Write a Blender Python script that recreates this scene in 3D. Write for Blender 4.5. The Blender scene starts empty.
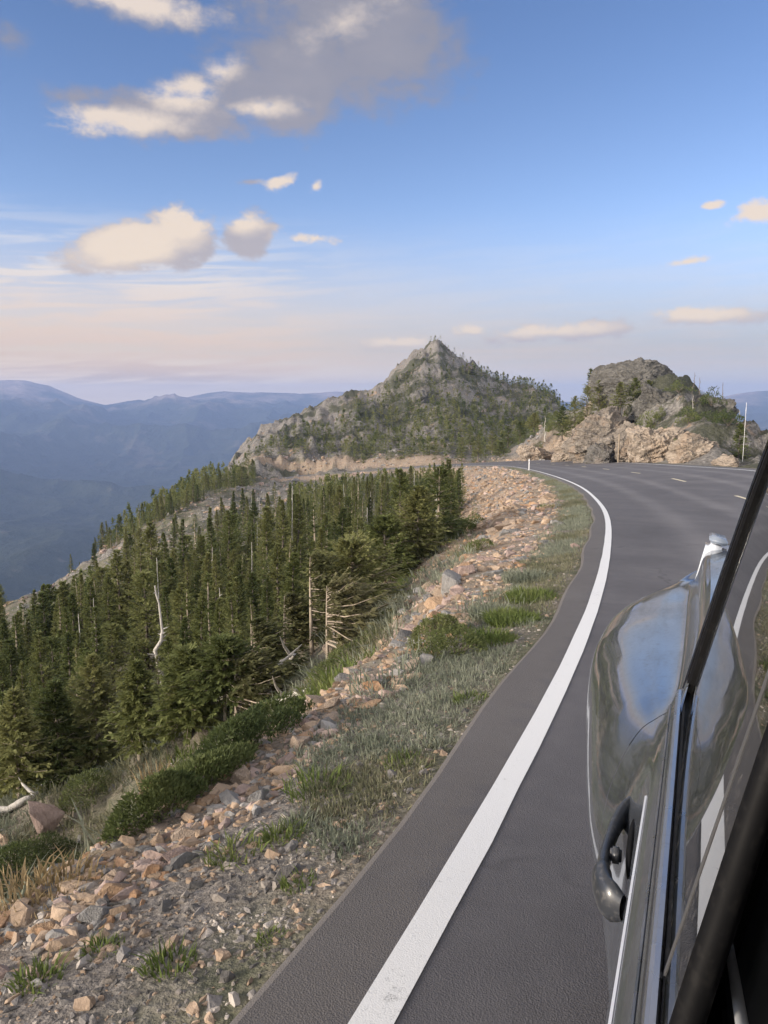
# A mountain road seen from the window of a car: all geometry in metres, real distances.
EXPOSURE = 2.5
SUN_AZ_DEG, SUN_EL_DEG, SUN_STRENGTH, SUN_ANGLE = -112, 12, 1.25, 14
SKY_STRENGTH, VEIL = 0.10, 0.92
BACK_FILL_GAIN = 4.9  # brightness of the added fill cloud behind the viewer
CLOUD_GAIN = 1.0 / (SKY_STRENGTH * 2 ** EXPOSURE)
SKY_LOW, SKY_HIGH = (0.47, 0.425, 0.45), (0.285, 0.305, 0.375)
HAZE_COLOR, HAZE_DENSITY = (0.29, 0.41, 0.72), 1.15 / 8000
import bpy, bmesh, math, random
import numpy as np
from mathutils import Vector, Matrix

random.seed(7)
RNG = np.random.default_rng(7)
SC = bpy.context.scene
COL = SC.collection
R = math.radians

# ------------------------------------------------------------------ camera model
FPX, CX, CY = 769.0, 384.0, 512.0
PITCH = math.atan(112.0 / FPX)
CAMZ = 1.45
_c, _s = math.cos(PITCH), math.sin(PITCH)

def ray(px, py):
    x = (px - CX) / FPX; v = (CY - py) / FPX
    return np.array([x, _c + v * _s, -_s + v * _c])

def at(px, py, Y):
    """world point seen in direction (px,py) of the photo at forward distance Y metres"""
    d = ray(px, py); t = Y / d[1]
    return np.array([0, 0, CAMZ]) + d * t

GRADE = -0.0709                      # the road falls away from the viewer

def on_grade(px, py):
    d = ray(px, py)
    t = -CAMZ / (d[2] - GRADE * d[1])
    return np.array([0, 0, CAMZ]) + d * t

def project(p):
    p = np.asarray(p, float)
    dx, dy, dz = p[..., 0], p[..., 1], p[..., 2] - CAMZ
    dep = dy * _c - dz * _s
    v = dy * _s + dz * _c
    dep_ = np.where(np.abs(dep) < 1e-6, 1e-6, dep)
    return CX + FPX * dx / dep_, CY - FPX * v / dep_, dep

# ------------------------------------------------------------------ helpers
def smooth(a, b, x):
    t = np.clip((x - a) / (b - a), 0, 1)
    return t * t * (3 - 2 * t)

def _hash(ix, iy, iz, seed):
    h = (ix.astype(np.int64) * 374761393 + iy.astype(np.int64) * 668265263 + iz.astype(np.int64) * 2147483647 + seed * 974634777) & 0xFFFFFFFF
    h = ((h ^ (h >> 13)) * 1274126177) & 0xFFFFFFFF
    h = ((h ^ (h >> 16)) * 2246822519) & 0xFFFFFFFF
    h = h ^ (h >> 15)
    return (h & 0xFFFFFF) / float(0xFFFFFF)

def vnoise(p, seed=0):
    """value noise in 0..1, p: (n,3)"""
    i = np.floor(p).astype(np.int64); f = p - i
    u = f * f * f * (f * (f * 6 - 15) + 10)
    r = 0
    for dx in (0, 1):
        wx = u[:, 0] if dx else 1 - u[:, 0]
        for dy in (0, 1):
            wy = u[:, 1] if dy else 1 - u[:, 1]
            for dz in (0, 1):
                wz = u[:, 2] if dz else 1 - u[:, 2]
                r = r + wx * wy * wz * _hash(i[:, 0] + dx, i[:, 1] + dy, i[:, 2] + dz, seed)
    return r

def fbm(p, octaves=4, seed=0, gain=0.5, lac=2.03):
    a, t, s = 1.0, 0.0, 0
    for k in range(octaves):
        s = s + a * (vnoise(p, seed + k) - 0.5) * 2; t += a
        a *= gain; p = p * lac + 17.3
    return s / t

def ridged(p, octaves=4, seed=0, gain=0.5, lac=2.07):
    a, t, s = 1.0, 0.0, 0
    for k in range(octaves):
        n = 1 - np.abs(vnoise(p, seed + k) * 2 - 1)
        s = s + a * n * n; t += a
        a *= gain; p = p * lac + 31.7
    return s / t

def link(o, parent=None):
    COL.objects.link(o)
    if parent is not None:
        o.parent = parent
    return o

def tag(o, label=None, cat=None, group=None, kind=None):
    if label: o['label'] = label
    if cat: o['category'] = cat
    if group: o['group'] = group
    if kind: o['kind'] = kind
    return o

def empty(name, loc=(0, 0, 0), rz=0.0):
    o = bpy.data.objects.new(name, None)
    o.empty_display_size = 0.2
    o.location = loc; o.rotation_euler = (0, 0, rz)
    return link(o)

def mesh_data(name, verts, quads=None, tris=None, mats=(), smooth_shade=False, mat_idx=None, attrs=None):
    me = bpy.data.meshes.new(name)
    verts = np.asarray(verts, np.float32)
    parts, starts, n = [], [], 0
    if quads is not None and len(quads):
        q = np.asarray(quads, np.int32); parts.append(q.ravel()); starts.append(np.arange(len(q)) * 4); n = len(q) * 4
    if tris is not None and len(tris):
        t = np.asarray(tris, np.int32); parts.append(t.ravel()); starts.append(n + np.arange(len(t)) * 3)
    loops = np.concatenate(parts); st = np.concatenate(starts)
    me.vertices.add(len(verts)); me.vertices.foreach_set('co', verts.ravel())
    me.loops.add(len(loops)); me.loops.foreach_set('vertex_index', loops.astype(np.int32))
    me.polygons.add(len(st)); me.polygons.foreach_set('loop_start', st.astype(np.int32))
    me.update(calc_edges=True)
    me.polygons.foreach_set('use_smooth', np.full(len(st), bool(smooth_shade)))
    for m in mats: me.materials.append(m)
    if mat_idx is not None: me.polygons.foreach_set('material_index', np.asarray(mat_idx, np.int32))
    if attrs:
        for k, a in attrs.items():
            at_ = me.attributes.new(k, 'FLOAT', 'POINT'); at_.data.foreach_set('value', np.asarray(a, np.float32))
    me.validate()
    return me

def mesh_obj(name, *a, parent=None, **k):
    return link(bpy.data.objects.new(name, mesh_data(name, *a, **k)), parent)

def bm_obj(name, bm, mat, parent=None, smooth_shade=False):
    me = bpy.data.meshes.new(name); bm.to_mesh(me); bm.free()
    mats = mat if isinstance(mat, (list, tuple)) else [mat]
    for m in mats: me.materials.append(m)
    if smooth_shade:
        me.polygons.foreach_set('use_smooth', np.full(len(me.polygons), True))
    return link(bpy.data.objects.new(name, me), parent)

def copy_tree(o, parent=None):
    c = o.copy(); COL.objects.link(c)
    if parent is not None: c.parent = parent
    for ch in o.children: copy_tree(ch, c)
    return c

# ------------------------------------------------------------------ node helpers
class NT:
    def __init__(self, tree):
        self.t = tree; self.n = tree.nodes; self.l = tree.links
    def new(self, typ, **k):
        n = self.n.new(typ)
        for a, v in k.items():
            if a == 'inp':
                for i, x in v.items(): self.put(n.inputs[i], x)
            else: setattr(n, a, v)
        return n
    def put(self, sock, x):
        if isinstance(x, bpy.types.NodeSocket): self.l.new(x, sock)
        elif x is not None: sock.default_value = x
    def math(self, op, a, b=None, c=None, clamp=False):
        n = self.n.new('ShaderNodeMath'); n.operation = op; n.use_clamp = clamp
        self.put(n.inputs[0], a)
        if b is not None: self.put(n.inputs[1], b)
        if c is not None: self.put(n.inputs[2], c)
        return n.outputs[0]
    def vmath(self, op, a, b=None):
        n = self.n.new('ShaderNodeVectorMath'); n.operation = op
        self.put(n.inputs[0], a)
        if b is not None: self.put(n.inputs[1], b)
        return n.outputs[0]
    def mix(self, f, a, b, mode='MIX'):
        n = self.n.new('ShaderNodeMix'); n.data_type = 'RGBA'; n.blend_type = mode
        self.put(n.inputs[0], f); self.put(n.inputs[6], a); self.put(n.inputs[7], b)
        return n.outputs[2]
    def ramp(self, f, stops, interp='LINEAR'):
        n = self.n.new('ShaderNodeValToRGB'); n.color_ramp.interpolation = interp
        e = n.color_ramp.elements
        while len(e) < len(stops): e.new(0.5)
        for k, (p, c) in enumerate(stops):
            e[k].position = p; e[k].color = c if len(c) == 4 else (*c, 1)
        self.put(n.inputs[0], f)
        return n.outputs[0]
    def noise(self, vec, scale, detail=4, rough=0.55, dist=0.0, out=0):
        n = self.n.new('ShaderNodeTexNoise')
        self.put(n.inputs['Vector'], vec)
        n.inputs['Scale'].default_value = scale; n.inputs['Detail'].default_value = detail
        n.inputs['Roughness'].default_value = rough; n.inputs['Distortion'].default_value = dist
        return n.outputs[out]
    def voro(self, vec, scale, feature='F1', out=0, rnd=1.0):
        n = self.n.new('ShaderNodeTexVoronoi'); n.feature = feature
        self.put(n.inputs['Vector'], vec); n.inputs['Scale'].default_value = scale
        n.inputs['Randomness'].default_value = rnd
        return n.outputs[out]
    def mapr(self, x, a, b, c=0.0, d=1.0, typ='SMOOTHSTEP'):
        n = self.n.new('ShaderNodeMapRange'); n.interpolation_type = typ
        self.put(n.inputs[0], x); 
        for i, v in zip((1, 2, 3, 4), (a, b, c, d)): self.put(n.inputs[i], v)
        return n.outputs[0]
    def scalev(self, vec, sc, rot=(0, 0, 0)):
        n = self.n.new('ShaderNodeMapping'); self.put(n.inputs['Vector'], vec)
        n.inputs['Scale'].default_value = sc; n.inputs['Rotation'].default_value = rot
        return n.outputs[0]

def material(name):
    m = bpy.data.materials.new(name); m.use_nodes = True
    nt = NT(m.node_tree)
    b = m.node_tree.nodes['Principled BSDF']
    return m, nt, b

def bump(nt, b, h, strength=0.5, dist=0.02, prev=None):
    n = nt.new('ShaderNodeBump'); n.inputs['Strength'].default_value = strength; n.inputs['Distance'].default_value = dist
    nt.put(n.inputs['Height'], h)
    if prev is not None: nt.put(n.inputs['Normal'], prev)
    if b is not None: nt.put(b.inputs['Normal'], n.outputs[0])
    return n.outputs[0]

def objco(nt, k='Object'):
    return nt.new('ShaderNodeTexCoord').outputs[k]
def worldpos(nt):
    return nt.new('ShaderNodeNewGeometry').outputs['Position']
def attr(nt, name):
    n = nt.new('ShaderNodeAttribute'); n.attribute_name = name
    return n.outputs['Fac']
# ------------------------------------------------------------------ camera, render, sky, sun
cam = bpy.data.objects.new('camera', bpy.data.cameras.new('camera'))
link(cam)
cam.data.sensor_fit = 'VERTICAL'; cam.data.sensor_height = 36.0; cam.data.sensor_width = 27.0
cam.data.lens = 36.0 * FPX / 1024.0
cam.location = (0, 0, CAMZ); cam.rotation_euler = (math.pi / 2 - PITCH, 0, 0)
cam.data.clip_start = 0.03; cam.data.clip_end = 40000
SC.camera = cam
SC.render.engine = 'CYCLES'
SC.view_settings.view_transform = 'Standard'; SC.view_settings.look = 'None'
SC.view_settings.exposure = EXPOSURE; SC.view_settings.gamma = 1.0
SC.view_settings.use_curve_mapping = False
SC.cycles.max_bounces = 6; SC.cycles.diffuse_bounces = 2; SC.cycles.glossy_bounces = 3
SC.cycles.transmission_bounces = 4; SC.cycles.transparent_max_bounces = 8; SC.cycles.volume_bounces = 0
SC.cycles.sample_clamp_indirect = 6
SC.cycles.use_denoising = True

SUN_AZ, SUN_EL = R(SUN_AZ_DEG), R(SUN_EL_DEG)
sd = Vector((math.sin(SUN_AZ) * math.cos(SUN_EL), math.cos(SUN_AZ) * math.cos(SUN_EL), math.sin(SUN_EL)))
sun = bpy.data.objects.new('sun', bpy.data.lights.new('sun', 'SUN')); link(sun)
sun.data.energy = SUN_STRENGTH; sun.data.angle = R(SUN_ANGLE); sun.data.color = (1.0, 0.87, 0.72)
sun.rotation_euler = sd.to_track_quat('Z', 'Y').to_euler()

W = bpy.data.worlds.new('World'); SC.world = W; W.use_nodes = True
wt = NT(W.node_tree); W.node_tree.nodes.clear()
sky = wt.new('ShaderNodeTexSky', sky_type='NISHITA')
sky.sun_disc = False; sky.sun_elevation = SUN_EL; sky.sun_rotation = SUN_AZ
sky.altitude = 2500; sky.air_density = 1.0; sky.dust_density = 1.2; sky.ozone_density = 1.5
dirv = wt.new('ShaderNodeTexCoord').outputs['Generated']
sep = wt.new('ShaderNodeSeparateXYZ'); wt.put(sep.inputs[0], dirv)
az = wt.math('ARCTAN2', sep.outputs[0], sep.outputs[1])
el = wt.math('ARCSINE', sep.outputs[2])

def azel(px, py):
    d = ray(px, py); d = d / np.linalg.norm(d)
    return math.atan2(d[0], d[1]), math.asin(d[2])

# cumulus banks: (px, py, rx, ry, tilt deg, weight) stated as directions in the sky
BANKS = [(385, 44, 100, 72, 15, 1.25), (300, 62, 115, 62, 18, 1.25), (170, 115, 108, 26, 4, 1.2), (340, 8, 135, 48, 0, 1.2), (245, 84, 70, 40, 15, 1.1),
         (130, 2, 110, 20, -4, .9), (8, 40, 26, 15, 0, .7), (190, 86, 45, 18, 10, .9), (90, 98, 55, 12, 0, .55),
         (135, 247, 85, 24, 12, 1.0), (180, 240, 45, 30, 0, 1.0), (248, 238, 32, 26, 0, 1.0),
         (282, 181, 20, 8, 25, .62), (316, 186, 9, 6, 30, .6), (312, 238, 38, 7, 0, .42), (248, 182, 22, 4, 0, .4),
         (757, 211, 22, 10, 15, .5), (712, 205, 13, 4, 10, .5), (690, 261, 22, 4, 5, .4),
         (705, 316, 62, 11, -3, .6), (545, 333, 100, 11, 2, .5), (400, 343, 60, 9, 0, .6), (470, 331, 30, 8, 0, .6)]
SRGB = lambda r, g, b: tuple(((c / 255) / 12.92 if c / 255 <= 0.04045 else ((c / 255 + 0.055) / 1.055) ** 2.4) for c in (r, g, b))

# the parts of the banks that the low sun reaches
WARM = [(118, 122, 80, 15, 4, 1.1), (182, 93, 44, 19, 10, 1.1), (222, 70, 30, 15, 20, .8), (262, 108, 44, 10, 5, .7), (130, 0, 95, 16, -4, .8), (345, 22, 60, 14, 20, .35),
        (135, 244, 78, 24, 12, 1.2), (182, 226, 36, 22, 0, 1.2), (246, 224, 26, 14, 0, 1.0), (282, 181, 30, 16, 25, 1.0), (316, 186, 18, 14, 30, 1.0), (312, 238, 50, 16, 0, 1.0),
        (753, 210, 46, 24, 15, 1.2), (712, 205, 24, 12, 10, 1.2), (690, 261, 36, 14, 5, 1.0), (695, 312, 66, 12, -3, 1.1), (545, 330, 90, 10, 2, .9), (400, 341, 70, 12, 0, 1.0), (470, 329, 36, 10, 0, 1.0)]
def cloud_group(big, small, banks):
    g = bpy.data.node_groups.new('cloud_field', 'ShaderNodeTree')
    g.interface.new_socket('az', in_out='INPUT', socket_type='NodeSocketFloat')
    g.interface.new_socket('el', in_out='INPUT', socket_type='NodeSocketFloat')
    g.interface.new_socket('field', in_out='OUTPUT', socket_type='NodeSocketFloat')
    n = NT(g)
    gi = n.new('NodeGroupInput'); go = n.new('NodeGroupOutput')
    A, E = gi.outputs[0], gi.outputs[1]
    cv = n.new('ShaderNodeCombineXYZ'); n.put(cv.inputs[0], A); n.put(cv.inputs[1], n.math('MULTIPLY', E, 1.5)); cv.inputs[2].default_value = 3.7
    nz = n.noise(cv.outputs[0], 9, 7, 0.60, 0.1)
    fine = n.noise(cv.outputs[0], 30, 6, 0.62, 0.12)
    nz = n.math('ADD', n.math('MULTIPLY', n.math('SUBTRACT', nz, .5), big), n.math('MULTIPLY', n.math('SUBTRACT', fine, .5), small))
    fld = None
    for (px, py, rx, ry, tl, w) in banks:
        a0, e0 = azel(px, py); ra, re = rx / FPX * 0.97, ry / FPX * 0.97
        ct, st = math.cos(R(tl)), math.sin(R(tl))
        da = n.math('SUBTRACT', A, a0); de = n.math('SUBTRACT', E, e0)
        u = n.math('MULTIPLY_ADD', da, ct / ra, n.math('MULTIPLY', de, st / ra))
        v = n.math('MULTIPLY_ADD', da, -st / re, n.math('MULTIPLY', de, ct / re))
        d = n.math('SQRT', n.math('ADD', n.math('MULTIPLY', u, u), n.math('MULTIPLY', v, v)))
        q = n.math('MULTIPLY', n.math('SUBTRACT', 1.05, d), w)
        fld = q if fld is None else n.math('SMOOTH_MAX', fld, q, 0.12)
    # a loose field of small clouds for the parts of the sky behind and overhead
    n.put(go.inputs[0], n.math('ADD', fld, nz))
    return g
CG, CGS = cloud_group(1.25, 1.35, BANKS), cloud_group(.9, .8, WARM)
def field(a, e, g=None):
    n = wt.new('ShaderNodeGroup'); n.node_tree = g or CG
    wt.put(n.inputs[0], a); wt.put(n.inputs[1], e)
    return n.outputs[0]
f0 = field(az, el)
dens = wt.mapr(f0, 0.04, wt.mapr(el, 0.22, 0.40, 0.42, 0.85, 'LINEAR'))
warm = field(az, el, CGS)
low = wt.mapr(el, 0.10, 0.42)                      # low clouds catch the warm light, high ones are greyer
lit = wt.math('ADD', wt.mapr(warm, -0.05, 0.85), wt.math('MULTIPLY_ADD', f0, wt.math('MULTIPLY', low, .10), .06), clamp=True)
litcol = wt.mix(low, (*SRGB(250, 230, 206), 1), (*SRGB(238, 222, 208), 1))
shcol = wt.mix(low, (*SRGB(192, 184, 188), 1), (*SRGB(128, 134, 156), 1))
ccol = wt.mix(lit, shcol, litcol)
# thin streaks low in the sky
cv = wt.new('ShaderNodeCombineXYZ'); wt.put(cv.inputs[0], wt.math('MULTIPLY', az, 2.2)); wt.put(cv.inputs[1], wt.math('MULTIPLY_ADD', el, 26, wt.math('MULTIPLY', az, -1.4)))
st1 = wt.noise(cv.outputs[0], 2.6, 6, 0.6, 0.5)
cv2 = wt.new('ShaderNodeCombineXYZ'); wt.put(cv2.inputs[0], wt.math('MULTIPLY', az, 3.0)); wt.put(cv2.inputs[1], wt.math('MULTIPLY', el, 60)); cv2.inputs[2].default_value = 5
st2 = wt.noise(cv2.outputs[0], 2.0, 5, 0.55, 0.3)
leftw = wt.mapr(az, 0.02, -0.30)
band = wt.math('MULTIPLY', wt.mapr(el, 0.235, 0.13), wt.mapr(el, 0.0, 0.03))
streak = wt.math('MULTIPLY', wt.mapr(st1, 0.41, 0.60), wt.math('MULTIPLY', band, wt.math('MULTIPLY_ADD', leftw, 0.95, 0.14)))
band2 = wt.math('MULTIPLY', wt.mapr(el, 0.14, 0.07), wt.mapr(el, -0.01, 0.04))
streak2 = wt.math('MULTIPLY', wt.mapr(st2, 0.42, 0.72), wt.math('MULTIPLY', band2, wt.math('MULTIPLY_ADD', leftw, 0.45, 0.30)))
stc = wt.mix(wt.mapr(el, 0.03, 0.20), (*SRGB(247, 215, 184), 1), (*SRGB(238, 236, 236), 1))
CK = CLOUD_GAIN
def gain(c):
    return wt.vmath('MULTIPLY', c, (CK, CK, CK))
tint = wt.mix(wt.mapr(el, 0.0, 0.5), (*SKY_LOW, 1), (*SKY_HIGH, 1))
tint = wt.mix(wt.mapr(sep.outputs[1], -0.35, 0.55), (0.95, 0.92, 0.90, 1), tint)
skyc = wt.vmath('MULTIPLY', sky.outputs[0], tint)
# warm, pinkish dust veil low over the horizon
veil = wt.math('MULTIPLY', wt.mapr(el, 0.26, 0.0, 0, 1, 'SMOOTHERSTEP'), VEIL)
warmv = wt.mix(wt.mapr(az, -0.45, 0.45), (*SRGB(243, 213, 178), 1), (*SRGB(186, 176, 170), 1))
glow = wt.mapr(el, 0.07, 0.0, 1.0, 1.75)
skyc = wt.mix(veil, skyc, wt.vmath('SCALE', gain(warmv)) if False else wt.vmath('MULTIPLY', gain(warmv), wt.new('ShaderNodeCombineXYZ', inp={0: glow, 1: glow, 2: glow}).outputs[0]))
c1 = wt.mix(streak, skyc, gain(stc))
c2 = wt.mix(streak2, c1, gain(stc))
c3 = wt.mix(wt.math('MULTIPLY', dens, 0.96), c2, gain(ccol))
# unseen bright cloud added behind the viewer as fill light for the ground
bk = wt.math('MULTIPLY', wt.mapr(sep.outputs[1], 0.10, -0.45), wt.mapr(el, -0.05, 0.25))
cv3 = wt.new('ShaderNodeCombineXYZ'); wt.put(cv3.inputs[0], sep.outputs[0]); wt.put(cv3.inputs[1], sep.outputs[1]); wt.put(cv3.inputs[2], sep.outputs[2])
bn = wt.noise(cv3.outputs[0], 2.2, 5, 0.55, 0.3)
c3 = wt.mix(wt.math('MULTIPLY', bk, wt.mapr(bn, 0.34, 0.52)), c3, wt.vmath('MULTIPLY', gain(wt.ramp(bn, [(0.35, SRGB(194, 191, 190)), (0.7, SRGB(244, 236, 229))])), (BACK_FILL_GAIN,) * 3))
# unseen pale cloud sheet added overhead for the car paint to reflect
oh = wt.math('MULTIPLY', wt.mapr(el, 0.45, 0.60), wt.mapr(bn, 0.30, 0.50))
c3 = wt.mix(wt.math('MULTIPLY', oh, .95), c3, gain(SRGB(238, 230, 226)))
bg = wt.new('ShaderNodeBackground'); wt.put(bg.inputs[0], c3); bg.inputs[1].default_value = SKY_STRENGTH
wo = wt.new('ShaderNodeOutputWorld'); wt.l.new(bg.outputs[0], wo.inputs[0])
W.cycles.sampling_method = 'MANUAL'; W.cycles.sample_map_resolution = 512
# ------------------------------------------------------------------ the road's path
_near = [(375, 1024), (430, 930), (480, 850), (530, 765), (565, 690), (592, 620), (605, 566), (610, 530), (607, 512), (597, 500), (583, 488), (560, 478), (530, 470), (502, 465.6)]
EDGE = [on_grade(*p) for p in _near[:-2]] + [at(530, 469.6, 76), at(502, 465.8, 112)]
EDGE += [at(470, 465.4, 136), at(432, 466.6, 157), at(385, 469.5, 175), at(335, 474, 190), at(285, 478.5, 203), at(240, 482, 214), at(205, 487, 221)]
_h0 = np.array([math.sin(R(23.5)), math.cos(R(23.5))])
for k, d in enumerate((6, 14, 26, 45, 70)):
    ang = R(23.5 + k * 2.2)
    prev = EDGE[0]
    q = prev[:2] - np.array([math.sin(ang), math.cos(ang)]) * (d if k == 0 else d - (6, 14, 26, 45, 70)[k - 1])
    EDGE.insert(0, np.array([q[0], q[1], GRADE * q[1]]))
EDGE = np.array(EDGE)

def resample(P, step):
    out = []
    for i in range(len(P) - 1):
        p0, p1, p2, p3 = P[max(i - 1, 0)], P[i], P[i + 1], P[min(i + 2, len(P) - 1)]
        # centripetal Catmull-Rom
        t0 = 0; t1 = t0 + max(np.linalg.norm(p1 - p0), 1e-4) ** .5; t2 = t1 + np.linalg.norm(p2 - p1) ** .5; t3 = t2 + max(np.linalg.norm(p3 - p2), 1e-4) ** .5
        for t in np.linspace(t1, t2, 24, endpoint=False):
            if i == 0 or i == len(P) - 2:
                out.append(p1 + (p2 - p1) * (t - t1) / (t2 - t1)); continue
            A1 = (t1 - t) / (t1 - t0) * p0 + (t - t0) / (t1 - t0) * p1
            A2 = (t2 - t) / (t2 - t1) * p1 + (t - t1) / (t2 - t1) * p2
            A3 = (t3 - t) / (t3 - t2) * p2 + (t - t2) / (t3 - t2) * p3
            B1 = (t2 - t) / (t2 - t0) * A1 + (t - t0) / (t2 - t0) * A2
            B2 = (t3 - t) / (t3 - t1) * A2 + (t - t1) / (t3 - t1) * A3
            out.append((t2 - t) / (t2 - t1) * B1 + (t - t1) / (t2 - t1) * B2)
    out.append(P[-1]); out = np.array(out)
    s = np.concatenate([[0], np.cumsum(np.linalg.norm(np.diff(out[:, :2], axis=0), axis=1))])
    ss = np.arange(0, s[-1], step)
    r = np.stack([np.interp(ss, s, out[:, k]) for k in range(3)], 1)
    # light smoothing
    for _ in range(80):
        r[1:-1] = (r[:-2] + 2 * r[1:-1] + r[2:]) / 4
    return r
RP = resample(EDGE, 0.5)
RP[:, 0] += 0.026 * (1 - smooth(4, 14, RP[:, 1]))
_t = np.gradient(RP[:, :2], axis=0); _t /= np.linalg.norm(_t, axis=1)[:, None]
for _ in range(10): _t[1:-1] = (_t[:-2] + 2 * _t[1:-1] + _t[2:]) / 4
_t /= np.linalg.norm(_t, axis=1)[:, None]
RT = _t
RN = np.stack([-RT[:, 1], RT[:, 0]], 1)            # to the left of travel
RS = np.arange(len(RP)) * 0.5
NP_ = len(RP)
S0 = RS[np.argmin(np.abs(RP[:, 1]))]               # station beside the viewer
BANK = 0.075 * smooth(18, 45, RP[:, 1]) * (1 - 0.6 * smooth(130, 175, RP[:, 1]))
LANE, WIDTH, SHOULDER = 4.85, 9.7, 0.30
def rub_start(y): return np.interp(y, [-5, 0, 5, 8, 15, 30, 60, 120], [1.25, 1.2, 1.18, 1.15, 1.05, 1.05, 1.0, .8])
def crest_u(y): return np.interp(y, [-5, 0, 5, 8, 12, 18, 30, 60, 100], [1.7, 1.62, 1.66, 1.82, 2.15, 2.5, 3.0, 3.6, 3.4])

def su(P2):
    """station index and offset (positive to the left of the left edge line) for points (n,2)"""
    idx = np.empty(len(P2), int)
    sub = RP[::2, :2]
    for a in range(0, len(P2), 4000):
        d = ((P2[a:a + 4000, None, :] - sub[None]) ** 2).sum(2)
        idx[a:a + 4000] = d.argmin(1) * 2
    u = ((P2 - RP[idx, :2]) * RN[idx]).sum(1)
    along = ((P2 - RP[idx, :2]) * RT[idx]).sum(1)
    dist = np.hypot(u, along)
    u = np.where((np.abs(along) > 3) & (idx > 4), 400.0 + dist, np.where(np.abs(along) > 3, np.sign(u) * dist, u))
    return idx, u, along

def road_z(idx, u, along=0):
    sl = np.gradient(RP[:, 2], 0.5)
    w = np.minimum(np.maximum(-u, -1.0), WIDTH + 2)
    return RP[idx, 2] + np.clip(along, -1, 1) * sl[idx] + BANK[idx] * w

# ------------------------------------------------------------------ hillside, by the heights the view shows
CTRL = []
def col(px, *rows):
    for (py, Y) in rows: CTRL.append(at(px, py, Y))
col(-160, (880, 11), (790, 20), (720, 36), (680, 60), (655, 100), (690, 150), (760, 240), (800, 420))
col(0, (840, 11.5), (765, 21), (700, 37), (655, 62), (612, 112), (650, 150), (720, 240), (760, 420))
col(100, (810, 11), (715, 24), (648, 44), (600, 78), (558, 140), (590, 185), (650, 280), (700, 430))
col(200, (770, 10.5), (675, 25), (605, 46), (555, 80), (515, 130), (488, 200), (494, 222), (545, 300), (610, 420))
col(238, (618, 42), (545, 80), (508, 135), (484, 200), (472, 240), (455, 284), (470, 350), (560, 420))
col(270, (715, 12), (650, 25), (585, 46), (535, 82), (503, 135), (481, 198), (465, 222), (448, 250), (432, 292), (446, 350), (540, 420))
col(330, (672, 16), (620, 29), (565, 52), (518, 90), (495, 138), (478, 186), (464, 206), (440, 265), (403, 345), (470, 400), (560, 480))
col(400, (590, 24), (560, 42), (528, 70), (498, 112), (472, 160), (458, 196), (430, 260), (400, 305), (364, 345), (430, 400), (530, 480))
col(437, (452, 196), (415, 262), (385, 310), (343, 345), (420, 400), (520, 480))
col(480, (462, 178), (447, 205), (425, 262), (402, 305), (371, 350), (430, 410), (520, 480))
col(520, (459, 155), (446, 172), (441, 205), (426, 270), (392, 352), (440, 415), (520, 480))
col(560, (460, 128), (434, 143), (420, 152), (434, 200), (422, 290), (410, 350), (450, 420), (530, 500))
col(600, (463, 98), (434, 106), (400, 114), (392, 122), (430, 160), (470, 240), (520, 350), (540, 500))
col(640, (467, 80), (434, 88), (394, 100), (372, 111), (390, 126), (440, 160), (500, 260), (540, 480))
col(690, (469, 64), (444, 72), (408, 88), (394, 100), (408, 118), (460, 160), (520, 260), (550, 480))
col(740, (474, 55), (455, 66), (440, 78), (432, 92), (440, 110), (490, 160), (530, 260), (550, 480))
col(840, (480, 45), (455, 60), (440, 80), (440, 110), (500, 180), (540, 300), (560, 480))
CTRL = np.array(CTRL)
AZK = 4.5
def polar(P2):
    a = np.arctan2(P2[:, 0], P2[:, 1]); r = np.hypot(P2[:, 0], P2[:, 1])
    return np.stack([np.clip(a, -0.66, 0.56) * AZK, np.log(np.clip(r, 7, 520))], 1), a, r
_cp, _ca, _cr = polar(CTRL[:, :2])
_cv = (CTRL[:, 2]) / _cr
def _tps(d2): return np.where(d2 > 1e-12, 0.5 * d2 * np.log(np.maximum(d2, 1e-12)), 0)
_n = len(CTRL)
_K = _tps(((_cp[:, None] - _cp[None]) ** 2).sum(2)) + np.eye(_n) * 2e-4
_P = np.concatenate([np.ones((_n, 1)), _cp], 1)
_A = np.zeros((_n + 3, _n + 3)); _A[:_n, :_n] = _K; _A[:_n, _n:] = _P; _A[_n:, :_n] = _P.T
_w = np.linalg.solve(_A, np.concatenate([_cv, np.zeros(3)]))
def hill(P2):
    q, a, r = polar(P2); out = np.empty(len(P2))
    for i in range(0, len(P2), 8000):
        k = _tps(((q[i:i + 8000, None] - _cp[None]) ** 2).sum(2))
        out[i:i + 8000] = k @ _w[:_n] + _w[_n] + q[i:i + 8000] @ _w[_n + 1:]
    return out * r, a, r

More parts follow.
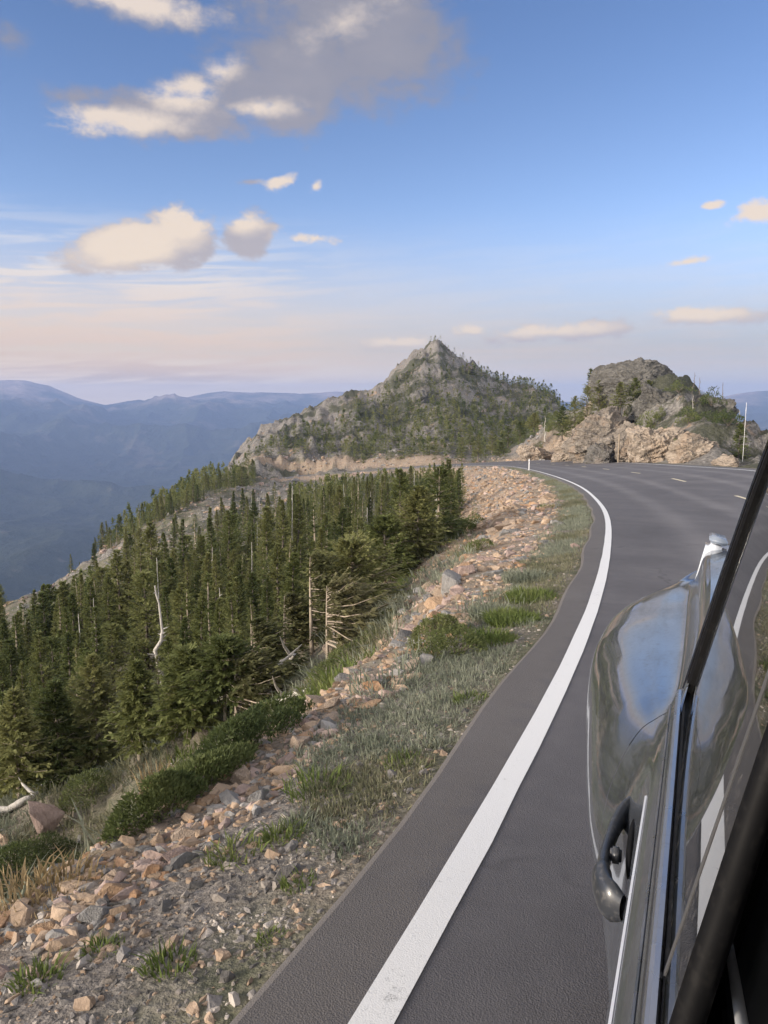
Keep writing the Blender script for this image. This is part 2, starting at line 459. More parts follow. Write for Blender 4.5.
def terrain(P2, detail=True):
    P2 = np.asarray(P2, float).reshape(-1, 2)
    idx, u, al = su(P2)
    hz, a, r = hill(P2)
    far_station = smooth(118, 150, RP[idx, 1]) * (RP[idx, 0] < 25)
    zr = road_z(idx, u, al)
    # behind the viewer the hillside simply falls to the left and rises to the right
    gen = zr - 0.38 * np.maximum(u - 2, 0) + 0.25 * np.minimum(np.maximum(-u - 11, 0), 40)
    back = smooth(0.75, 1.5, np.abs(a))
    hz = hz * (1 - back) + gen * back
    # verge and embankment left of the asphalt
    crest = crest_u(RP[idx, 1]) + 0.25 * np.sin(RS[idx] * 0.55) * smooth(4, 9, RP[idx, 1])
    x = np.maximum(u - 0.36, 0); c = crest - 0.36
    bank_s = 1.0 - 0.38 * smooth(4, 15, RP[idx, 1])
    prof = zr - 0.05 - 0.19 * np.minimum(x, c) - bank_s * np.maximum(x - c, 0)
    left = smooth(5.0, 11.0, u) * (1 - far_station) + smooth(1.0, 7.0, u) * far_station
    left = np.maximum(left, 0)
    zl = prof * (1 - left) + hz * left
    # near the viewer never let the bank stand above the shoulder
    right = smooth(11.0, 15.5, -u)
    rz = (zr - 0.06) * (1 - right) + hz * right
    z = np.where(u > 0.36, zl, rz)
    on_road = (u <= 0.36) & (u > -10.6)
    z = np.where(on_road, zr - 0.05, z)
    ef = smooth(NP_ - 70, NP_ - 12, idx)
    z = z * (1 - ef) + hz * ef
    if detail:
        P3 = np.stack([P2[:, 0], P2[:, 1], z], 1)
        amp = np.maximum(smooth(0.5, 3.5, u), smooth(11, 15, -u))
        rr = np.clip(r, 2, 400)
        n1 = fbm(P3 * [0.22, 0.22, 0.22], 4, 11)
        z = z + amp * n1 * np.clip(0.035 * rr, 0.12, 0.9) * (1 - 0.5 * (r > 60))
        n2 = fbm(P3 * 1.6, 3, 23)
        z = z + amp * n2 * 0.10 * (r < 40)
        pk = smooth(175, 230, r) * smooth(-0.36, -0.2, a)      # crags of the far peak
        n3 = ridged(np.stack([P2[:, 0], P2[:, 1], z * 1.4], 1) * 0.042, 5, 41) - 0.42
        z = z + pk * n3 * 5.0
        n4 = ridged(np.stack([P2[:, 0], P2[:, 1], z * 1.4], 1) * 0.15, 4, 43) - 0.42
        z = z + pk * n4 * 4.2
        z = z + pk * (ridged(np.stack([P2[:, 0], P2[:, 1], z * 1.2], 1) * 0.55, 3, 45) - 0.42) * 1.6
        oc = smooth(0.10, 0.2, a) * smooth(60, 75, r) * (1 - smooth(150, 190, r)) * smooth(12, 20, -u)
        n5 = ridged(np.stack([P2[:, 0] + z * .4, P2[:, 1], z * 1.8], 1) * 0.16, 5, 47) - 0.42
        z = z + oc * n5 * 4.6
        rb = smooth(100, 120, r) * (1 - smooth(200, 230, r)) * smooth(5, 9, u)
        n6 = ridged(P3 * 0.12, 4, 53) - 0.42
        z = z + rb * n6 * 2.6
        sc = smooth(3, 6, u) * (r < 60)
        z = z + sc * (ridged(P3 * 0.35, 3, 57) - 0.45) * 0.5
    return z

def ground_z(x, y):
    return float(terrain(np.array([[x, y]]))[0])

# polar sheet: fine where the view looks, coarse elsewhere, closed all round
a_f = np.radians(np.arange(-33, 33.01, 0.17)); a_c1 = np.radians(np.arange(-180, -33, 3.0)); a_c2 = np.radians(np.arange(35, 180, 3.0))
AZS = np.concatenate([a_c1, a_f, a_c2]); NA = len(AZS)
RR = [0.5]
while RR[-1] < 545: RR.append(RR[-1] * (1.0165 if RR[-1] < 300 else 1.012) + 0.004)
RR = np.array(RR); NR = len(RR)
gx = RR[:, None] * np.sin(AZS)[None]; gy = RR[:, None] * np.cos(AZS)[None]
G2 = np.stack([gx.ravel(), gy.ravel()], 1)
gz = terrain(G2)
g_idx, g_u, _ = su(G2)
g_r = np.hypot(G2[:, 0], G2[:, 1]); g_a = np.arctan2(G2[:, 0], G2[:, 1])
# the rim sinks away so that the sheet runs down into the valley
rim = smooth(430, 545, g_r); gz = gz - rim * 60
V = np.concatenate([np.stack([G2[:, 0], G2[:, 1], gz], 1), [[0, 0, -0.06]]])
ii = np.arange(NR - 1)[:, None] * NA; jj = np.arange(NA)[None]; jn = (jj + 1) % NA
Q = np.stack([ii + jj, ii + NA + jj, ii + NA + jn, ii + jn], -1).reshape(-1, 4)[:, ::-1]
T = np.stack([np.full(NA, NR * NA), (np.arange(NA) + 1) % NA, np.arange(NA)], 1)[:, ::-1]
N3 = np.stack([G2[:, 0], G2[:, 1], gz], 1)
nz = fbm(N3 * 0.25, 4, 71)
st_y = RP[g_idx, 1]
# what covers the ground: tan rubble on the bank, turf on the verge, bare rock on crags, dark duff under the forest
crestv = rub_start(st_y)
rub = smooth(-0.35, 0.35, g_u - crestv + nz * 0.8) * (1 - smooth(3.4 + 3.2 * smooth(12, 30, st_y), 5.0 + 3.6 * smooth(12, 30, st_y), g_u + nz * 2.5)) * smooth(1.0, 3, g_u + .4)
rub = np.where((st_y > 118), np.maximum(smooth(0.8, 1.6, g_u) * (1 - smooth(6, 9, g_u)), smooth(0.5, 2, -g_u - WIDTH) * (1 - smooth(7, 13, -g_u - WIDTH))), rub)
rockm = np.maximum(smooth(165, 215, g_r) * smooth(-0.4, -0.3, g_a), smooth(11, 13, -g_u))
band = smooth(105, 118, g_r) * smooth(4, 7, g_u) * smooth(-0.15, 0.25, nz + 0.15)
rockm = np.maximum(rockm, band * 0.95)
rockm = rockm * (1 - rub * (st_y > 100) * .85)
grav = smooth(0.3, 0.9, g_u) * (1 - smooth(1.2, 2.2, g_u + nz))
pad = lambda a: np.concatenate([a, [0.0]])
# ------------------------------------------------------------------ ground materials
def rock_color(nt, P, warm=0.4):
    n1 = nt.noise(P, 0.55, 6, 0.62, 0.4); n2 = nt.noise(P, 2.6, 5, 0.6); n3 = nt.noise(P, 0.09, 4, 0.55)
    c = nt.ramp(n2, [(0.30, (0.085, 0.080, 0.075)), (0.5, (0.185, 0.173, 0.16)), (0.68, (0.31, 0.29, 0.265))])
    t = nt.mix(nt.mapr(nt.math('ADD', n1, nt.math('MULTIPLY', n3, .5)), 0.85 - warm * .5, 1.02), c, nt.ramp(n2, [(0.3, (0.20, 0.125, 0.075)), (0.7, (0.44, 0.31, 0.205))]))
    return t, n1, n2

def make_ground_mat():
    m, nt, b = material('hillside_ground')
    P = worldpos(nt)
    a_rub, a_rock, a_grav = attr(nt, 'rubble'), attr(nt, 'rock'), attr(nt, 'gravel')
    n1 = nt.noise(P, 0.7, 6, 0.6, 0.3); n2 = nt.noise(P, 5.5, 5, 0.65); n3 = nt.noise(P, 34, 4, 0.6); n4 = nt.noise(P, 0.16, 4, 0.5)
    turf = nt.ramp(n2, [(0.28, (0.032, 0.040, 0.020)), (0.5, (0.080, 0.090, 0.048)), (0.72, (0.16, 0.155, 0.095))])
    soil = nt.ramp(n3, [(0.3, (0.10, 0.085, 0.068)), (0.7, (0.27, 0.235, 0.19))])
    base = nt.mix(nt.mapr(nt.math('ADD', n1, nt.math('MULTIPLY', n2, .35)), 0.52, 0.82), turf, soil)
    vor = nt.voro(P, 4.2, out=1); vd = nt.voro(P, 4.2, out=0)
    stone = nt.ramp(nt.new('ShaderNodeSeparateColor', inp={0: vor}).outputs[0], [(0.0, (0.19, 0.14, 0.10)), (0.35, (0.33, 0.24, 0.165)), (0.6, (0.30, 0.265, 0.225)), (0.85, (0.40, 0.29, 0.20)), (1.0, (0.24, 0.22, 0.20))])
    stone = nt.mix(nt.mapr(n3, .35, .7), nt.mix(0.45, stone, (0.14, 0.11, 0.085, 1)), stone)
    grav = nt.ramp(n3, [(0.28, (0.075, 0.068, 0.062)), (0.52, (0.165, 0.148, 0.132)), (0.75, (0.30, 0.27, 0.24))])
    rock, r1, r2 = rock_color(nt, P, 0.06)
    veg = nt.mapr(nt.math('ADD', nt.noise(P, 0.075, 5, 0.65), nt.math('MULTIPLY', n2, .18)), 0.575, 0.64)
    rock = nt.mix(nt.math('MULTIPLY', veg, 0.8), rock, nt.ramp(n2, [(0.3, (0.022, 0.028, 0.014)), (0.7, (0.07, 0.075, 0.04))]))
    c = nt.mix(a_grav, base, grav)
    c = nt.mix(a_rub, c, stone)
    c = nt.mix(a_rock, c, rock)
    nt.put(b.inputs['Base Color'], c)
    b.inputs['Roughness'].default_value = 0.95; b.inputs['Specular IOR Level'].default_value = 0.2
    h = nt.math('ADD', nt.math('MULTIPLY', n3, .5), nt.math('ADD', n2, nt.math('MULTIPLY', nt.math('MULTIPLY', vd, a_rub), -2.0)))
    k = bump(nt, None, h, 0.7, 0.06)
    bump(nt, b, nt.math('ADD', r1, nt.math('MULTIPLY', r2, .5)), 0.8, 0.9, k).node if False else bump(nt, b, nt.math('MULTIPLY', a_rock, nt.math('ADD', r1, nt.math('MULTIPLY', r2, .5))), 0.9, 0.9, k)
    return m
M_GROUND = make_ground_mat()
ter = mesh_obj('terrain', V, quads=Q, tris=T, mats=[M_GROUND], smooth_shade=True,
               attrs={'rubble': pad(rub), 'rock': pad(rockm), 'gravel': pad(grav)})
tag(ter, kind='structure')

# ------------------------------------------------------------------ road sheets
def strip(name, mat, us, i0, i1, dz, step=1, us_fn=None, subdiv=None):
    """sheet along the road between stations, columns at offsets us (left positive)"""
    ids = np.arange(i0, i1, step)
    vs = []
    for k in ids:
        uu = us if us_fn is None else us_fn(k)
        for u in uu:
            p = RP[k, :2] + RN[k] * u
            z = RP[k, 2] + BANK[k] * min(max(-u, -1.0), WIDTH + 2) + dz
            vs.append((p[0], p[1], z))
    nc = len(us); n = len(ids)
    a = np.arange(n - 1)[:, None] * nc; j = np.arange(nc - 1)[None]
    q = np.stack([a + j, a + j + 1, a + nc + j + 1, a + nc + j], -1).reshape(-1, 4)
    uv = np.tile(np.array(us, float), n)
    return mesh_obj(name, np.array(vs), quads=q[:, ::-1], mats=[mat], smooth_shade=True, attrs={'across': uv})

def asphalt_mat():
    m, nt, b = material('asphalt')
    P = worldpos(nt)
    n1 = nt.noise(P, 0.35, 5, 0.6, 0.6); n2 = nt.noise(P, 260, 3, 0.7); n3 = nt.noise(P, 6, 4, 0.6); vo = nt.voro(P, 170, out=0)
    ac = attr(nt, 'across')
    # tyre paths polished a touch lighter, dusty edge
    tr = nt.math('MULTIPLY', nt.mapr(nt.math('ABSOLUTE', nt.math('SUBTRACT', nt.math('ABSOLUTE', nt.math('ADD', ac, 2.4)), 0.9)), 0.55, 0.0), 0.35)
    t2 = nt.math('MULTIPLY', nt.mapr(nt.math('ABSOLUTE', nt.math('SUBTRACT', nt.math('ABSOLUTE', nt.math('ADD', ac, 7.2)), 0.9)), 0.55, 0.0), 0.35)
    f = nt.math('ADD', nt.math('MULTIPLY', n1, .55), nt.math('ADD', nt.math('MULTIPLY', n2, .42), nt.math('MULTIPLY', n3, .2)))
    f = nt.math('ADD', f, nt.math('MULTIPLY', nt.math('ADD', tr, t2), .45))
    c = nt.ramp(f, [(0.35, (0.054, 0.051, 0.054)), (0.6, (0.098, 0.093, 0.098)), (0.85, (0.165, 0.158, 0.160))])
    dust = nt.math('MULTIPLY', nt.mapr(nt.math('ADD', ac, nt.math('MULTIPLY', n3, .5)), 0.16, 0.40), .45)
    c = nt.mix(dust, c, (0.13, 0.115, 0.098, 1))
    wv = nt.voro(nt.vmath('ADD', P, nt.vmath('SCALE', nt.noise(P, 1.2, 3, out=1))), 0.22, 'DISTANCE_TO_EDGE')
    crack = nt.mapr(wv, 0.0, 0.006, 1, 0)
    c = nt.mix(nt.math('MULTIPLY', crack, nt.math('MULTIPLY', nt.mapr(n1, .46, .60), .5)), c, (0.018, 0.017, 0.017, 1))
    nt.put(b.inputs['Base Color'], c)
    nt.put(b.inputs['Roughness'], nt.mapr(n2, .3, .7, 0.62, 0.85)); b.inputs['Specular IOR Level'].default_value = 0.4
    bump(nt, b, nt.math('ADD', n2, vo), 0.55, 0.006)
    return m
M_ASPH = asphalt_mat()
def paint_mat(name, colr, wear=0.5):
    m, nt, b = material(name)
    P = worldpos(nt)
    n = nt.noise(P, 26, 5, 0.7); n2 = nt.noise(P, 190, 3, 0.65); n3 = nt.noise(P, 3, 3)
    f = nt.math('ADD', nt.math('MULTIPLY', n, .5), nt.math('ADD', nt.math('MULTIPLY', n2, .4), nt.math('MULTIPLY', n3, .25)))
    w = nt.mapr(f, wear - 0.06, wear + .12)
    c = nt.mix(w, (0.10, 0.10, 0.10, 1), (*colr, 1))
    nt.put(b.inputs['Base Color'], c); b.inputs['Roughness'].default_value = 0.6
    bump(nt, b, n2, 0.4, 0.004)
    return m
M_WHITE = paint_mat('road_paint_white', (0.70, 0.70, 0.69), 0.385)
M_YEL = paint_mat('road_paint_yellow', (0.66, 0.58, 0.40), 0.47)
NPTS = len(RP)
def asph_us(k):
    n = 0.07 * math.sin(k * 0.83) + 0.05 * math.sin(k * 0.31 + 1)
    return [SHOULDER + n * .35, 0.2, 0.1, 0, -.9, -1.8, -2.7, -3.6, -LANE, -6, -7.2, -8.4, -9.2, -WIDTH - .3, -10.5]
o = strip('road', M_ASPH, asph_us(0), 0, NPTS - 45, 0.0, us_fn=asph_us); tag(o, kind='structure')
# a real edge to the mat: the slab's side drops to the gravel
kids = np.arange(0, NPTS - 45)
vs = []
for k in kids:
    u = asph_us(k)[0]
    for du, dz in ((0, 0), (0.035, -0.025), (0.05, -0.12)):
        p = RP[k, :2] + RN[k] * (u + du); vs.append((p[0], p[1], RP[k, 2] - BANK[k] * min(u, 1) + dz))
a = np.arange(len(kids) - 1)[:, None] * 3; j = np.arange(2)[None]
q = np.stack([a + j, a + j + 1, a + 3 + j + 1, a + 3 + j], -1).reshape(-1, 4)
o = mesh_obj('road_edge', np.array(vs), quads=q, mats=[M_ASPH], smooth_shade=True, attrs={'across': np.full(len(vs), .6)}); tag(o, kind='structure')
LW = 0.056
def edge_us(c):
    def f(k):
        r = np.random.default_rng(k + int(abs(c) * 100)); return [c + LW + r.normal(0, .0015), c, c - LW + r.normal(0, .0015)]
    return f
o = strip('road_marking', M_WHITE, [LW, 0, -LW], 0, NPTS - 45, 0.004, us_fn=edge_us(0)); tag(o, kind='structure')
o = strip('road_marking', M_WHITE, [LW, 0, -LW], 0, NPTS - 45, 0.004, us_fn=edge_us(-WIDTH)); tag(o, kind='structure')
dash0 = int(np.argmin(((RP[:, :2] - on_grade(685, 485)[:2] - RN[np.argmin(np.abs(RP[:, 1] - 37))] * LANE) ** 2).sum(1)))
for k in range(-7, 13):
    i0 = dash0 + k * 24 - 3
    if i0 < 2 or i0 + 60 > NPTS: continue
    o = strip('road_marking', M_YEL, [-LANE + .07, -LANE - .07], i0, i0 + 7, 0.004); tag(o, kind='structure')

# ------------------------------------------------------------------ distant mountains and valley
def skyline(pxs):
    xs = [-600, -250, -120, -40, 0, 25, 50, 78, 105, 125, 140, 160, 185, 210, 225, 262, 300, 335, 380, 440, 520, 600, 680, 715, 735, 755, 790, 830, 900, 1100, 1500]
    ys = [395, 378, 386, 382, 379, 379.5, 385, 397, 404.5, 401.5, 399, 402, 397.5, 392.5, 390.5, 392, 393, 391, 394, 398, 400, 402, 402, 398, 393.5, 390, 389, 392, 396, 394, 396]
    return np.interp(pxs, xs, ys)
m_az = np.radians(np.concatenate([np.arange(-75, -32, 1.0), np.arange(-32, 33, 0.14), np.arange(33, 76, 1.0)]))
m_r = np.concatenate([np.geomspace(480, 2500, 60), np.geomspace(2560, 9800, 170)])
px_az = CX + FPX * np.tan(m_az) / math.cos(PITCH)
rows_r = np.array([480, 900, 1500, 2400, 3600, 5000, 6400, 7600, 8600, 9800])
left = (1 - smooth(330, 520, px_az))
def row_for(i):
    base = np.array([760, 700, 640, 572, 505, 458, 428, 411, 0, 0], float)[i]
    return base
sky_y = skyline(px_az)
rowtab = np.array([[row_for(i) for i in range(10)] for _ in px_az])
rowtab[:, 8] = sky_y; rowtab[:, 9] = sky_y + 26
rowtab[:, 7] = np.maximum(rowtab[:, 7], sky_y + 9)
MA, MR = np.meshgrid(m_az, m_r, indexing='ij')
row = np.array([np.interp(np.log(m_r), np.log(rows_r), rt) for rt in rowtab])
X = MR * np.sin(MA); Y = MR * np.cos(MA)
vv = (CY - row) / FPX
slope = (-_s + vv * _c) / (_c + vv * _s)
Zm = CAMZ + slope * Y
p3 = np.stack([X.ravel(), Y.ravel(), Zm.ravel()], 1)
rg = ridged(p3 * [1 / 1500, 1 / 1500, 1 / 2500], 5, 91, 0.52).reshape(X.shape) - 0.45
rg2 = fbm(p3 / 380.0, 5, 97, 0.55).reshape(X.shape)
amp = MR * 0.062 * (1 - smooth(7200, 8500, MR)) * smooth(500, 1400, MR)
Zm = Zm + rg * amp + rg2 * MR * 0.0045 * (0.35 + 0.65 * (1 - smooth(7600, 8600, MR)))
nA, nR = X.shape
a = np.arange(nA - 1)[:, None] * nR; j = np.arange(nR - 1)[None]
q = np.stack([a + j, a + nR + j, a + nR + j + 1, a + j + 1], -1).reshape(-1, 4)[:, ::-1]
m, nt, b = material('distant_slopes')
P = worldpos(nt)
n1 = nt.noise(P, 0.0022, 7, 0.62); n2 = nt.noise(P, 0.012, 5, 0.6)
z = nt.new('ShaderNodeSeparateXYZ', inp={0: P}).outputs[2]
yy = nt.new('ShaderNodeSeparateXYZ', inp={0: P}).outputs[1]
bare = nt.mapr(nt.math('ADD', nt.math('MULTIPLY', n1, 700), z), 260, 520)
scar = nt.mapr(nt.math('ADD', n1, nt.math('MULTIPLY', n2, .25)), 0.70, 0.76)
c = nt.mix(nt.math('MAXIMUM', bare, nt.math('MULTIPLY', scar, .15)), nt.ramp(n2, [(0.3, (0.03, 0.04, 0.028)), (0.7, (0.055, 0.065, 0.045))]), nt.ramp(n2, [(0.3, (0.22, 0.17, 0.14)), (0.7, (0.40, 0.31, 0.26))]))
nt.put(b.inputs['Base Color'], c); b.inputs['Roughness'].default_value = 0.95; b.inputs['Specular IOR Level'].default_value = 0.1
bump(nt, b, nt.math('ADD', n1, n2), 0.6, 60)
mt = mesh_obj('distant_mountains', np.stack([X.ravel(), Y.ravel(), Zm.ravel()], 1), quads=q, mats=[m], smooth_shade=True); tag(mt, kind='structure')

# ------------------------------------------------------------------ the air between
zlo, zhi = min(float(Zm.min()), float(gz.min())) - 1, max(float(Zm.max()), float(gz.max()) + 14, 40) + 3
bm = bmesh.new(); bmesh.ops.create_cube(bm, size=1.0)
for v in bm.verts: v.co = (v.co.x * 22000, v.co.y * 12500 + 4400, zlo if v.co.z < 0 else zhi)
m = bpy.data.materials.new('air'); m.use_nodes = True; nt = NT(m.node_tree)
m.node_tree.nodes.remove(m.node_tree.nodes['Principled BSDF'])
pv = nt.new('ShaderNodeVolumePrincipled'); pv.inputs['Color'].default_value = (*HAZE_COLOR, 1)
pv.inputs['Density'].default_value = HAZE_DENSITY; pv.inputs['Anisotropy'].default_value = 0.0
nt.l.new(pv.outputs[0], m.node_tree.nodes['Material Output'].inputs['Volume'])
hz = bm_obj('haze', bm, m); tag(hz, kind='stuff', label='pale blue haze lying over the distant valleys')
# ------------------------------------------------------------------ vegetation
def needle_mat(name, cols, use_attr):
    m, nt, b = material(name)
    rnd = attr(nt, 'tint') if use_attr else nt.new('ShaderNodeObjectInfo').outputs['Random']
    P = worldpos(nt)
    n = nt.noise(P, 3.2, 4, 0.6); n2 = nt.noise(P, 0.5, 2)
    f = nt.math('ADD', nt.math('MULTIPLY', rnd, .45), nt.math('ADD', nt.math('MULTIPLY', n, .45), nt.math('MULTIPLY', n2, .25)))
    c = nt.ramp(f, [(0.28, cols[0]), (0.52, cols[1]), (0.80, cols[2])])
    nt.put(b.inputs['Base Color'], c); b.inputs['Roughness'].default_value = 0.7; b.inputs['Specular IOR Level'].default_value = 0.25
    tr = nt.new('ShaderNodeBsdfTranslucent'); nt.put(tr.inputs[0], c)
    mx = nt.new('ShaderNodeMixShader'); mx.inputs[0].default_value = 0.42
    nt.l.new(b.outputs[0], mx.inputs[1]); nt.l.new(tr.outputs[0], mx.inputs[2])
    nt.l.new(mx.outputs[0], nt.n['Material Output'].inputs[0])
    return m
DARKS = [(0.072, 0.096, 0.034), (0.155, 0.178, 0.060), (0.245, 0.246, 0.098)]
M_NEEDLE = needle_mat('fir_needles', DARKS, False)
M_NEEDLE_FAR = needle_mat('fir_needles_distant', DARKS, True)
M_NEEDLE_Y = needle_mat('wind_burnt_needles', [(0.070, 0.080, 0.030), (0.125, 0.125, 0.055), (0.20, 0.185, 0.095)], False)
M_HERB = needle_mat('low_herb_leaves', [(0.055, 0.075, 0.026), (0.115, 0.135, 0.052), (0.19, 0.20, 0.10)], False)
M_JUNIPER = needle_mat('juniper_needles', [(0.045, 0.064, 0.024), (0.095, 0.118, 0.040), (0.165, 0.180, 0.070)], False)
def bark_mat(name, a, bcol):
    m, nt, b = material(name)
    P = objco(nt); s = nt.scalev(P, (9, 9, 1.6))
    n = nt.noise(s, 3, 5, .65, .5)
    nt.put(b.inputs['Base Color'], nt.ramp(n, [(0.32, a), (0.68, bcol)])); b.inputs['Roughness'].default_value = .9
    bump(nt, b, n, .7, .02)
    return m
M_BARK = bark_mat('grey_brown_bark', (0.060, 0.048, 0.038), (0.19, 0.16, 0.13))
M_PALE = bark_mat('bleached_wood', (0.24, 0.22, 0.195), (0.56, 0.53, 0.48))
M_PALEBARK = bark_mat('pale_bark', (0.17, 0.135, 0.10), (0.44, 0.37, 0.29))  # lighter, warmer bark colour than the grey brown one

def tube_np(path, radii, k=7):
    path = np.asarray(path, float); radii = np.asarray(radii, float); n = len(path)
    t = np.gradient(path, axis=0); t /= np.linalg.norm(t, axis=1)[:, None] + 1e-9
    ref = np.where(np.abs(t[:, 2:3]) > .9, np.array([[1., 0, 0]]), np.array([[0., 0, 1]]))
    a = np.cross(t, ref); a /= np.linalg.norm(a, axis=1)[:, None] + 1e-9
    b = np.cross(t, a)
    th = np.linspace(0, 2 * np.pi, k, endpoint=False)
    v = path[:, None] + radii[:, None, None] * (np.cos(th)[None, :, None] * a[:, None] + np.sin(th)[None, :, None] * b[:, None])
    i = np.arange(n - 1)[:, None] * k; j = np.arange(k)[None]; jn = (j + 1) % k
    q = np.stack([i + j, i + jn, i + k + jn, i + k + j], -1).reshape(-1, 4)
    return v.reshape(-1, 3), q

def join_np(parts):
    vs, qs, o = [], [], 0
    for v, q in parts:
        vs.append(v); qs.append(q + o); o += len(v)
    return np.concatenate(vs), np.concatenate(qs)

def leaves_np(pos, d, up, ln, wd, rng):
    """bent diamond sprays: pos (n,3), direction d, reference up, length, width"""
    d = d / (np.linalg.norm(d, axis=1)[:, None] + 1e-9)
    s = np.cross(d, up); s /= np.linalg.norm(s, axis=1)[:, None] + 1e-9
    nrm = np.cross(s, d)
    L, Wd = ln[:, None], wd[:, None]
    bend = rng.uniform(-.15, .1, (len(pos), 1)) * L
    v = np.stack([pos, pos + d * L * .5 + s * Wd * .5 + nrm * bend * .3, pos + d * L + nrm * bend, pos + d * L * .45 - s * Wd * .5 + nrm * bend * .3], 1)
    q = np.arange(len(pos) * 4).reshape(-1, 4)
    return v.reshape(-1, 3), q

def conifer(seed, h=5.0, r=1.0, z0=0.35, nb=190, ns=15, flag=None, spray=0.165, top=0.85, sparse=0.0, lean=0.0, wob=0.04):
    rng = np.random.default_rng(seed)
    zz = np.linspace(-.35, h, 14)
    px = lean * (zz / h) ** 2 * h + wob * h * .3 * np.sin(zz * 1.3 + seed) * (zz / h)
    py = wob * h * .3 * np.cos(zz * 1.1 + seed * 2) * (zz / h)
    path = np.stack([px, py, zz], 1)
    rad = 0.021 * h * (1 - np.clip(zz / h, 0, 1)) ** .85 + 0.006
    rad[0] *= 1.5
    parts = [tube_np(path, rad, 7)]
    t = rng.uniform(0, 1, nb) ** 0.85
    z = z0 + (h - z0) * t
    keep = rng.uniform(0, 1, nb) > sparse * (0.3 + 0.7 * vnoise(np.stack([z * 1.5, z * 0 + seed, z * 0], 1), seed))
    z, t = z[keep], t[keep]; nb = len(z)
    azb = rng.uniform(0, 2 * np.pi, nb)
    prof = (1 - t) ** top * (0.55 + 0.45 * np.sin(np.clip(t * 6 + .6, 0, np.pi / 2))) + 0.035
    lump = 0.62 + 0.75 * vnoise(np.stack([np.cos(azb) * 1.3 + seed, np.sin(azb) * 1.3, z * 1.1], 1), seed + 5)
    L = r * prof * lump * rng.uniform(.6, 1.12, nb)
    if flag is not None:
        azb = flag + rng.normal(0, .55, nb)
        L = L * 1.35
    bx = np.interp(z, zz, px); by = np.interp(z, zz, py)
    rise = rng.normal(-0.16, .12, nb) + 0.75 * t ** 2
    curl = rng.uniform(.05, .30, nb)
    dirs = np.stack([np.cos(azb), np.sin(azb)], 1)
    ss = np.linspace(0.16, 1.0, ns)[None] + rng.uniform(-.04, .04, (nb, ns))
    Px = bx[:, None] + dirs[:, :1] * L[:, None] * ss; Py = by[:, None] + dirs[:, 1:] * L[:, None] * ss
    Pz = z[:, None] + L[:, None] * (rise[:, None] * ss + curl[:, None] * ss ** 2)
    pos = np.stack([Px, Py, Pz], -1).reshape(-1, 3)
    sa = np.where(rng.uniform(0, 1, (nb, ns)) < .5, 1, -1) * rng.uniform(.25, 1.15, (nb, ns)) * (1.05 - ss * .55)
    aa = azb[:, None] + sa
    dv = np.stack([np.cos(aa), np.sin(aa), rng.normal(.02, .28, (nb, ns)) + rise[:, None] * .6], -1).reshape(-1, 3)
    ln = (spray * rng.uniform(.65, 1.35, (nb, ns)) * (0.55 + .45 * prof[:, None])).ravel()
    upv = np.tile([0, 0, 1.0], (len(pos), 1)) + rng.normal(0, .35, (len(pos), 3))
    crown = [leaves_np(pos, dv, upv, ln, ln * rng.uniform(.30, .5, len(ln)), rng)]
    n2 = max(6, int(26 * h / 5))
    zt = rng.uniform(h * .8, h + .12, n2)
    crown.append(leaves_np(np.stack([np.interp(zt, zz, px), np.interp(zt, zz, py), zt - .08], 1), np.stack([rng.normal(0, .5, n2), rng.normal(0, .5, n2), np.ones(n2)], 1),
                           rng.normal(0, 1, (n2, 3)), np.full(n2, spray * .8), np.full(n2, spray * .3), rng))
    for i in range(0, nb, 3):                               # the limbs that show among the sprays
        a_ = np.array([bx[i], by[i], z[i]]); e = ss[i]
        mid = np.array([bx[i] + dirs[i, 0] * L[i] * .5, by[i] + dirs[i, 1] * L[i] * .5, z[i] + L[i] * (rise[i] * .5 + curl[i] * .25)])
        en = np.array([bx[i] + dirs[i, 0] * L[i] * .9, by[i] + dirs[i, 1] * L[i] * .9, z[i] + L[i] * (rise[i] * .9 + curl[i] * .81)])
        parts.append(tube_np([a_, mid, en], [0.016 * max(L[i], .3), 0.010 * max(L[i], .3), .003], 4))
    return join_np(parts), join_np(crown)

def dead_tree(seed, h=4.0, stubs=14, r0=.075, crook=.05, fork=False):
    rng = np.random.default_rng(seed)
    zz = np.linspace(-.3, h, 16)
    px = np.cumsum(rng.normal(0, crook, 16)) * .5; py = np.cumsum(rng.normal(0, crook, 16)) * .5
    px -= px[1]; py -= py[1]
    path = np.stack([px, py, zz], 1)
    parts = [tube_np(path, r0 * (1 - .82 * np.clip(zz / h, 0, 1)) * (1 + .12 * rng.normal(0, 1, 16)), 8)]
    for i in range(stubs):
        z = rng.uniform(.15, .97) * h; a = rng.uniform(0, 6.28); L = rng.uniform(.12, .6) * (1.15 - z / h) * min(1, h / 4)
        b0 = np.array([np.interp(z, zz, px), np.interp(z, zz, py), z])
        d = np.array([math.cos(a), math.sin(a), rng.uniform(-.3, .6)])
        b1 = b0 + d * L * .6; b2 = b0 + d * L + np.array([rng.normal(0, .05), rng.normal(0, .05), L * rng.uniform(-.1, .3)])
        parts.append(tube_np([b0, b1, b2], [r0 * .32, r0 * .2, .004], 5))
    return join_np(parts)

